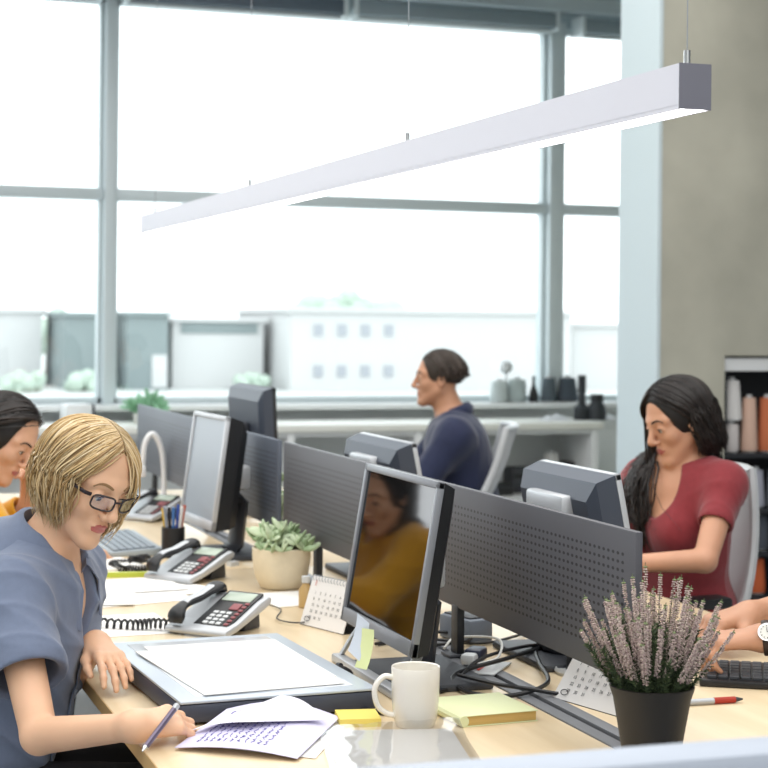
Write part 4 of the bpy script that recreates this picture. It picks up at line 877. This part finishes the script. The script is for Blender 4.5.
cable('second black cable in the tangle behind the near monitor', [(1.09, 3.20, z2), (1.19, 3.24, z2), (1.30, 3.20, z1), (1.40, 3.25, z1), (1.47, 3.32, z1)], .003)
cable('white cable bent in an arc over the black plug', [(1.20, 3.13, z2), (1.25, 3.19, z3), (1.30, 3.10, z3 + .01), (1.25, 2.98, z3), (1.19, 2.93, z3)], .0026, mat('white_cable', '#d7d7d2', .5))
cable('thin grey cable rising from behind the near monitor to the screen\'s foot', [(1.15, 3.40, z1), (1.17, 3.33, z2), (1.185, 3.25, z2), (1.19, 3.18, z1)], .0022, mat('grey_cable', '#8d8e90', .5))
cable('thin dark cable trailing from the near phone to the first tent calendar', [(.955, 3.74, z1), (1.0, 3.80, z1), (1.03, 3.70, z1), (.99, 3.58, z1), (1.02, 3.52, z1), (1.08, 3.56, z1)], .0016)
t = thing('plug', 'black power plug with white end among the loose cables', 'plug', (1.235, 3.05, TZ + .003), .9); MB().box((-.03, -.017, 0), (.02, .017, .026), .006).build('plug_body', mat('navy_plastic', '#20263a', .4), t); MB().box((-.062, -.014, .002), (-.031, .014, .022), .006).build('plug_end', LGREY, t)
t = thing('power_strip', 'flat power strip with red edge under the black plug', 'power strip', (1.235, 2.97, TZ + .003), .9); MB().box((-.06, -.02, 0), (.06, .02, .003), .001).build('strip_body', LGREY, t); MB().box((-.04, .014, .003), (.035, .019, .0055), .001).build('switch', mat('red_switch', '#d0392f', .4), t)
t = thing('power_adapter', 'grey power adapter leaning beside the perforated screen\'s foot', 'adapter', (1.30, 3.27, TZ), .25); MB().box((-.03, -.055, 0), (.03, .055, .05), .008).build('adapter_body', mat('blue_grey_adapter', '#7e8794', .5), t); MB().box((-.022, -.045, .05), (.022, .045, .053), .001).build('adapter_plate', DGREY, t)
t = thing('coaster', 'round pale metal dish beside the second tent calendar', 'dish', (1.385, 2.90, TZ)); MB().lathe([(.05, 0), (.052, .006), (.049, .012), (.045, .008), (.0, .006)], 32).build('dish_body', LGREY, t); MB().lathe([(.0305, .007), (.0305, .058), (.028, .06), (0, .06)], 24).build('black_holder', BLACK, t)

# heather
def heather(loc):
    t = thing('potted_heather', 'flowering heather in a black pot at bottom right, by the screen\'s end', 'plant', (loc[0], loc[1], TZ))
    MB().lathe([(.038, 0), (.041, .002), (.049, .05), (.057, .095), (.0615, .108), (.0625, .113), (.060, .114), (.057, .10), (.0, .098)], 44).build('pot', mat('black_clay', '#221f1c', .55), t)
    MB().ell((0, 0, .099), (.052, .052, .006), n=20, m=6).build('soil', mat('soil', '#2a2019', 1), t)
    fol = MB(); GRN = mat('heather_leaves', '#39482f', .8, islands=('#26331f', '#3b4b30', '#50603a', '#2d3b28')); r = random.Random(4)
    def needle(p, d, l, w_):
        d = d.normalized(); u = d.orthogonal().normalized(); v = d.cross(u); fol._add([p + u * w_, p - u * w_ * .5 + v * w_ * .87, p - u * w_ * .5 - v * w_ * .87, p + d * l], [[0, 1, 3], [1, 2, 3], [2, 0, 3]])
    SP = []
    for i in range(140):
        a = r.uniform(0, 2 * PI); q = math.sqrt(r.random()); tilt = q * .80; L = r.uniform(.07, .105) * (1.08 - .25 * q) if i >= 84 else r.uniform(.105, .160) * (1.06 - .18 * q)
        b0 = Vector((.042 * q * math.cos(a), .042 * q * math.sin(a), .10)); dr = Vector((math.sin(tilt) * math.cos(a), math.sin(tilt) * math.sin(a), math.cos(tilt)))
        P_ = [b0 + dr * (L * u) + Vector((0, 0, .18 * L * u * u)) + Vector((math.cos(a), math.sin(a), 0)) * (-.05 * L * u * u) for u in [k / 8 for k in range(9)]]; SP.append(P_)
        g0, g1 = (.05, .50) if i < 84 else (.05, 1.0)
        for u in np.arange(g0, g1, .022):
            k = min(int(u * 8), 7); p = P_[k].lerp(P_[k + 1], u * 8 - k); ax = (P_[k + 1] - P_[k]).normalized()
            for _ in range(3):
                o = Vector((r.gauss(0, 1), r.gauss(0, 1), r.gauss(0, 1))); o = (o - ax * o.dot(ax)).normalized(); needle(p, o * .8 + ax * .7, r.uniform(.007, .0135), .0013)
        fol.tube([P_[0], P_[3], P_[8]], [.0012, .001, .0006], 4)
    fol.build('foliage', GRN, t, recalc=False)
    FL = [mat('heather_florets', '#b3929b', .7, islands=('#8f7478', '#b09a98', '#c4b0a8', '#d6c8b8', '#a58a8c')), mat('heather_tips', '#7d8a62', .8)]
    for P_ in SP[:84]:
        b = MB()
        for u in np.arange(.36, .985, .017):
            k = min(int(u * 8), 7); p = P_[k].lerp(P_[k + 1], u * 8 - k); ax = (P_[k + 1] - P_[k]).normalized(); b.mi = 1 if u > .96 else 0; w_ = .0046 * (1.15 - u * .70)
            for _ in range(4):
                o = Vector((r.gauss(0, 1), r.gauss(0, 1), r.gauss(0, 1))); o = (o - ax * o.dot(ax)).normalized(); d = (o * .8 - ax * .1).normalized(); q = Matrix((d.orthogonal().normalized(), d.cross(d.orthogonal().normalized()), d)).transposed()
                b.ell(p + d * w_ * .75, (.0013, .0013, .0022), q, n=5, m=4)
        b.tube([P_[3], P_[8]], [.001, .0006], 4); b.build('flower_spike', FL, t)
heather((1.204, 2.285))
def leafy(name, label, loc, z, potp, potm, n, spread, up, leaf, m, seed, cat='plant'):
    t = thing(name, label, cat, (loc[0], loc[1], z)); MB().lathe(potp, 40).build('pot', potm, t); zt_ = potp[-1][1]; r = random.Random(seed); MB().ell((0, 0, zt_), (potp[-3][0] * .95, potp[-3][0] * .95, .006), n=16, m=6).build('soil', mat('soil', '#2a2019', 1), t); b = MB()
    for i in range(n):
        a = r.uniform(0, 2 * PI); q = math.sqrt(r.random()); base = Vector((spread * q * math.cos(a), spread * q * math.sin(a), zt_ + up * (1 - q * q * .75) * r.uniform(.3, 1.0)))
        for k in range(4):
            aa = a + k * PI / 2 + r.uniform(-.5, .5); el = r.uniform(.2, 1.15); d = Vector((math.cos(aa) * math.cos(el), math.sin(aa) * math.cos(el), math.sin(el))); u = d.orthogonal().normalized(); L = leaf * r.uniform(.7, 1.15)
            b.ell(base + d * L * .5, (L * .24, L * .12, L * .55), Matrix((u, d.cross(u), d)).transposed(), n=8, m=6)
        b.tube([Vector((base.x * .4, base.y * .4, zt_)), base], .0015, 4)
    b.build('leaves', m, t); return t
SUC = mat('succulent_leaves', '#9db08a', .55, islands=('#7f9a6e', '#a3b48f', '#c3cfb0', '#8aa379', '#b4c49f'))
leafy('potted_succulent', 'grey-green succulent in a round beige pot, left of the near monitor', (1.125, 4.035), TZ, [(.040, 0), (.05, .002), (.064, .03), (.0705, .07), (.071, .096), (.068, .098), (.064, .085), (.0, .083)], mat('beige_stone_pot', '#d6c9ae', .7, var=.06, vscale=30), 46, .072, .075, .034, SUC, 3)
leafy('potted_plant', 'small green plant glimpsed in the gap between the two perforated screens', (1.33, 4.80), TZ, [(.03, 0), (.034, .002), (.042, .07), (.04, .072), (.037, .06), (.0, .058)], mat('white_pot', '#d9d8d2', .5), 20, .04, .13, .035, SUC, 9)
leafy('potted_plant', 'small light green plant on the window counter behind the far screen', (1.74, 8.9), .832, [(.05, 0), (.055, .002), (.06, .05), (.058, .052), (.054, .04), (.0, .038)], MATS['white_pot'], 24, .10, .10, .06, mat('fresh_leaves', '#8fc09c', .6), 12)
# pen holder
t = thing('pen_holder', 'black cup of pens in front of the second monitor', 'pen holder', (.985, 4.625, TZ)); MB().lathe([(.028, 0), (.031, .001), (.0315, .082), (.029, .082), (.028, .004), (0, .004)], 28).build('cup', BLACK, t)
r = random.Random(2)
for i, (col, lab) in enumerate((('#c05a3a', 'orange'), ('#2f4fa0', 'blue'), ('#1c1c22', 'black'), ('#d9b53c', 'yellow'), ('#8b93a0', 'grey'), ('#3c6fb0', 'light blue'), ('#d8d8d8', 'white'))):
    a = i * .9; p = Vector((.985 + .012 * math.cos(a), 4.625 + .012 * math.sin(a), TZ + .006)); d = Vector((.14 * math.cos(a), .14 * math.sin(a), 1)).normalized()
    x = thing('pen', lab + ' pen standing in the black pen cup', 'pen', p, group='pens in the black cup'); MB().tube([(0, 0, 0), d * .118], .0042, 8).build('barrel', mat(lab + '_pen', col, .4), x); MB().tube([d * .118, d * r.uniform(.126, .136)], .0046, 8).build('cap', mat('pen_cap_' + lab, col, .3), x)
# keyboards
def keyboard(label, loc, rz, m):
    t = thing('keyboard', label, 'keyboard', (loc[0], loc[1], TZ), rz); MB().prism([(-.072, .001), (.072, .001), (.072, .022), (-.072, .013)], -.21, .21, .003).build('case', m, t); k = MB(); R = Matrix.Rotation(-.0625, 3, 'Y')
    for i in range(6):
        for j in range(20): k.box((-.060 + i * .0195, -.198 + j * .0199, .0), (-.0435 + i * .0195, -.1815 + j * .0199, .006), .001, R, (0, 0, .017), seg=1)
    k.build('keys', DGREY if m is BLACK else mat('grey_keys', '#7f8992', .5), t)
keyboard('grey keyboard on the desk behind the blonde woman\'s face', (.892, 4.87), 0, mat('blue_grey_keyboard', '#9aa5ad', .5))
u = Vector((.86, -.51, 0)); v = Vector((.51, .86, 0)); c = Vector((1.535, 2.735, 0)) + u * .21 + v * .072
keyboard('black keyboard under the hands with the wristwatch', (c.x, c.y), math.atan2(v.y, v.x) , BLACK)
# papers at the left
for (x, y, dz, w_, h, rz, lab) in ((.72, 3.98, 0.0, .30, .22, .25, 'white sheet lying behind the curly cord, lowest of the spread sheets'), (.80, 4.05, .0016, .297, .21, .5, 'white sheet of the spread papers nearest the near phone'), (.66, 4.02, .0033, .21, .297, -.2, 'white sheet of the spread papers nearest the blonde woman'), (.74, 4.12, .0050, .297, .21, .1, 'topmost white sheet of the papers behind the near phone')):
    flat('paper_sheet', lab, 'paper', x, y, TZ + .0003 + dz, w_, h, rz, group='sheets spread behind the near phone')
flat('notepad', 'thick white pad the woman in yellow writes on', 'notepad', .75, 4.46, TZ, .21, .20, .2, .012); flat('highlighter', 'yellow-green strip lying in front of the white pad', 'marker', .80, 4.30, TZ, .10, .016, -.15, .012, mat('lime_plastic', '#b9c64a', .4))
flat('paper_sheet', 'white sheet lying in front of the curly cord, beside the blonde woman\'s chest', 'paper', .66, 3.62, TZ + .0003, .21, .25, .05)
flat('eraser', 'small white eraser on the desk beside the succulent pot', 'eraser', 1.10, 4.42, TZ, .03, .018, .6, .012, LGREY)
# right desk small things
t = thing('pen', 'red and silver ballpoint lying right of the heather pot', 'pen', (1.483, 2.602, TZ + .006), -.03); MB().tube([(-.07, 0, 0), (.005, 0, 0)], .0052, 12).build('barrel', SILVER, t); MB().tube([(.005, 0, 0), (.045, 0, 0)], .0056, 12).build('grip', mat('red_rubber', '#a8301f', .6), t); MB().tube([(.045, 0, 0), (.06, 0, 0)], [.005, .0015], 12).build('tip', DGREY, t)
flat('notepad', 'white notepad at the right edge in front of the black keyboard', 'notepad', 1.70, 2.56, TZ, .21, .15, -.55, .010)
# far small things
t = thing('desk_lamp', 'white hoop-shaped desk lamp on the far left desk', 'lamp', (1.17, 5.80, TZ)); MB().lathe([(.06, 0), (.062, .006), (.058, .012), (0, .013)], 28).build('base', WFR, t); MB().tube(spline([(.03, 0, .012), (.032, 0, .12), (.02, 0, .21), (-.008, 0, .255), (-.034, 0, .225), (-.042, 0, .15)], 8), .0095, 10).build('curved_arm', WFR, t); MB().box((-.052, -.012, .11), (-.032, .012, .15), .005).build('lamp_head', WFR, t)
flat('folder', 'red folder lying by the far desk phone', 'folder', 1.04, 5.74, TZ, .16, .12, .4, .012, mat('red_card', '#b5523f', .7))
t = thing('bottle', 'small tan bottle behind the first tent calendar', 'bottle', (1.10, 3.74, TZ)); MB().lathe([(.014, 0), (.016, .002), (.016, .04), (.008, .052), (.008, .058), (0, .058)], 20).build('bottle_body', mat('amber_plastic', '#b89a66', .3), t); MB().lathe([(.0095, .056), (.0095, .07), (0, .071)], 16).build('cap', LGREY, t)
flat('paper_sheet', 'white sheet behind the tan bottle, beside the cable channel', 'paper', 1.10, 3.86, TZ + .0003, .14, .20, .1)

# ------------------------------------------------------------------ counter, sill and shelf things
def cone(label, x, y, z, r0, r1, h, m, cat='yarn cone', group=None, core=True):
    t = thing('yarn_cone', label, cat, (x, y, z), group=group); MB().lathe([(r0 * .96, .006), (r0, .012), (r1 * 1.02, h - .008), (r1 * .96, h), (0, h)], 24).build('yarn', m, t)
    if core: MB().lathe([(r0 * .8, 0), (r0 * .8, .008), (0, .008)], 20).build('core_base', LGREY, t); MB().lathe([(r1 * .45, h - .002), (r1 * .42, h + .014), (0, h + .014)], 16).build('core_tip', LGREY, t)
def yarn(nm, c): return mat(nm + '_yarn', c, .95, bump=.5, bscale=150, stretch=(1, 1, 6))
SG = 'yarn cones along the window sill'
for (x, r0, r1, h, m, lab) in ((3.845, .055, .045, .12, yarn('pale_grey', '#b9c2c2'), 'palest grey yarn cone on the window sill, nearest the man'), (3.955, .060, .05, .13, yarn('light_grey', '#a5b0b0'), 'light grey yarn cone on the sill, second from the man'), (4.155, .048, .036, .14, yarn('dark_grey', '#59636a'), 'dark grey yarn cone on the sill, left of the widest dark one'), (4.275, .065, .045, .14, yarn('charcoal', '#4a525b'), 'widest charcoal yarn cone on the window sill')): cone(lab, x, 9.19, .915, r0, r1, h, m, group=SG)
t = thing('bottle', 'slim black bottle on the window sill between the grey cones', 'bottle', (4.06, 9.19, .915)); MB().lathe([(.026, 0), (.027, .05), (.010, .10), (.009, .14), (0, .14)], 18).build('bottle_body', BLACK, t); MB().lathe([(.011, .135), (.011, .15), (0, .15)], 14).build('cap', DGREY, t)
t = thing('lamp_globe', 'small pale globe on a stem behind the light grey yarn cones', 'ornament', (3.90, 9.22, .915)); MB().lathe([(.03, 0), (.03, .01), (.007, .014), (.007, .17), (0, .17)], 16).build('stem', LGREY, t); MB().ell((0, 0, .20), (.038, .038, .038), n=18, m=12).build('globe', LGREY, t)
t = thing('spray_bottle', 'tall black dispenser bottle on the counter before the window', 'bottle', (4.20, 8.84, .832)); MB().lathe([(.045, 0), (.047, .004), (.045, .07), (.022, .09), (.020, .15), (.024, .155), (.024, .25), (0, .25)], 22).build('bottle_body', mat('black_rubber', '#2a2e33', .6), t); MB().box((-.03, -.01, .155), (.024, .01, .17), .003).build('nozzle', BLACK, t)
t = thing('jar', 'black jar with a narrow lid on the counter, next to the column', 'jar', (4.275, 8.80, .832)); MB().lathe([(.05, 0), (.054, .004), (.052, .07), (.034, .10), (.034, .115), (0, .115)], 24).build('jar_body', MATS['black_rubber'], t); MB().lathe([(.038, .112), (.038, .145), (0, .147)], 20).build('lid', BLACK, t)
for (x, y, w_, h, lab) in ((4.02, 8.8, .16, .045, 'crumpled white cloth on the counter, in front of the charcoal cone'), (4.37, 8.86, .08, .03, 'small crumpled white cloth on the counter beside the black jar')):
    b = MB(); r = random.Random(int(x * 10)); b.sheet([[(w_ * (i / 8 - .5), .12 * (j / 8 - .5), .002 + h * (.3 + .7 * r.random()) * math.sin(PI * i / 8) * math.sin(PI * j / 8)) for j in range(9)] for i in range(9)], .002); tag(b.build('cloth', mat('white_cloth', '#d6d8dc', .9), loc=(x, y, .832), ang=80), lab, 'cloth')
t = thing('printer', 'small white box with grey side on the window counter, above the blonde woman', 'printer', (1.40, 8.95, .832), .1); MB().box((-.075, -.07, 0), (.06, .07, .10), .008).build('printer_body', WFR, t); MB().box((.06, -.07, 0), (.075, .07, .10), .006).build('side_panel', DGREY, t)  # plain white box of unknown use
SH = .425
for (x, y, sx, sy, sz, rz, nm, m, lab, cat) in ((3.62, 8.80, .26, .14, .07, .25, 'camera_bag', BLACK, 'black bag lying on the shelf under the counter, left part', 'bag'), (3.48, 8.72, .14, .1, .04, -.2, 'pouch', BLACK, 'flat black pouch at the left end of the lower shelf', 'pouch'), (3.90, 8.95, .2, .14, .14, 0, 'box', DGREY, 'dark box on the shelf under the counter, behind the bag', 'box'), (4.13, 8.9, .10, .12, .17, 0, 'box', BLACK, 'black upright box at the right of the counter shelf', 'box')):
    t = thing(nm, lab, cat, (x, y, SH), rz); MB().box((-sx / 2, -sy / 2, 0), (sx / 2, sy / 2, sz), .012).build('shell', m, t); MB().box((-sx / 2 + .01, -sy / 2 - .004, sz * .6), (sx / 2 - .01, -sy / 2 + .002, sz * .75), .002).build('flap', DGREY if m is BLACK else BLACK, t)
cone('white yarn cone standing on the shelf under the counter', 4.02, 8.85, SH, .05, .04, .22, yarn('white', '#d8d8d6')); cone('small red yarn cone on the shelf under the counter', 3.99, 8.72, SH, .03, .025, .09, yarn('red', '#b04a48'))
# cabinet with yarn
t = thing('yarn_cabinet', 'black open shelf unit with white top, at the right before the concrete wall', 'shelf', (4.175, 6.52, 0)); CB = mat('black_laminate', '#191c22', .6)
MB().box((-.5, -.15, 1.18), (.5, .13, 1.235), .004).build('top', WFR, t)
for x, nm in ((-.49, 'side_panel'), (.49, 'side_panel'), (0.02, 'side_panel')): MB().box((x - .01, -.145, 0), (x + .01, .125, 1.18), .002).build(nm, CB, t)
MB().box((-.48, .11, .05), (.48, .125, 1.18)).build('back_panel', CB, t)
for z in (.06, .235, .42, .60, .835): MB().box((-.48, -.145, z - .02), (.48, .11, z), .002).build('shelf', CB, t)
CG = 'yarn cones in the black shelf unit'
for (x, z, r0, r1, h, c, nm, lab) in ((3.66, .835, .033, .031, .12, '#d8d2d0', 'off_white', 'off-white spool under the white cone at the shelf unit\'s left'), (3.745, .835, .038, .028, .23, '#d9b7a4', 'pale_peach', 'tall pale peach yarn cone on the top shelf'), (3.83, .835, .04, .03, .23, '#c9744e', 'orange', 'tall orange yarn cone on the top shelf'), (3.92, .835, .04, .03, .2, '#d8a37d', 'apricot', 'apricot yarn cone on the top shelf, beyond the orange one'),
    (3.78, .60, .04, .03, .16, '#a9abb8', 'lilac_grey', 'lilac-grey yarn cone on the second shelf'), (3.87, .60, .04, .03, .16, '#70747c', 'mid_grey', 'mid-grey yarn cone on the second shelf'), (3.70, .42, .042, .032, .15, '#3f434b', 'slate', 'slate yarn cone on the third shelf, left one'), (3.80, .42, .042, .032, .15, '#4e535c', 'steel', 'steel-grey yarn cone on the third shelf, right one'), (3.70, .235, .038, .030, .16, '#a98462', 'tan', 'tan yarn cone on the low shelf'), (3.79, .235, .038, .030, .15, '#c4623a', 'rust', 'rust yarn cone on the low shelf, right of the tan one')):
    cone(lab, x + .10, 6.45, z, r0, r1, h, yarn(nm, c), group=CG)
cone('large white yarn cone topmost at the shelf unit\'s left', 3.76, 6.45, .969, .045, .032, .17, yarn('pure_white', '#e8e6e4'), group=CG)
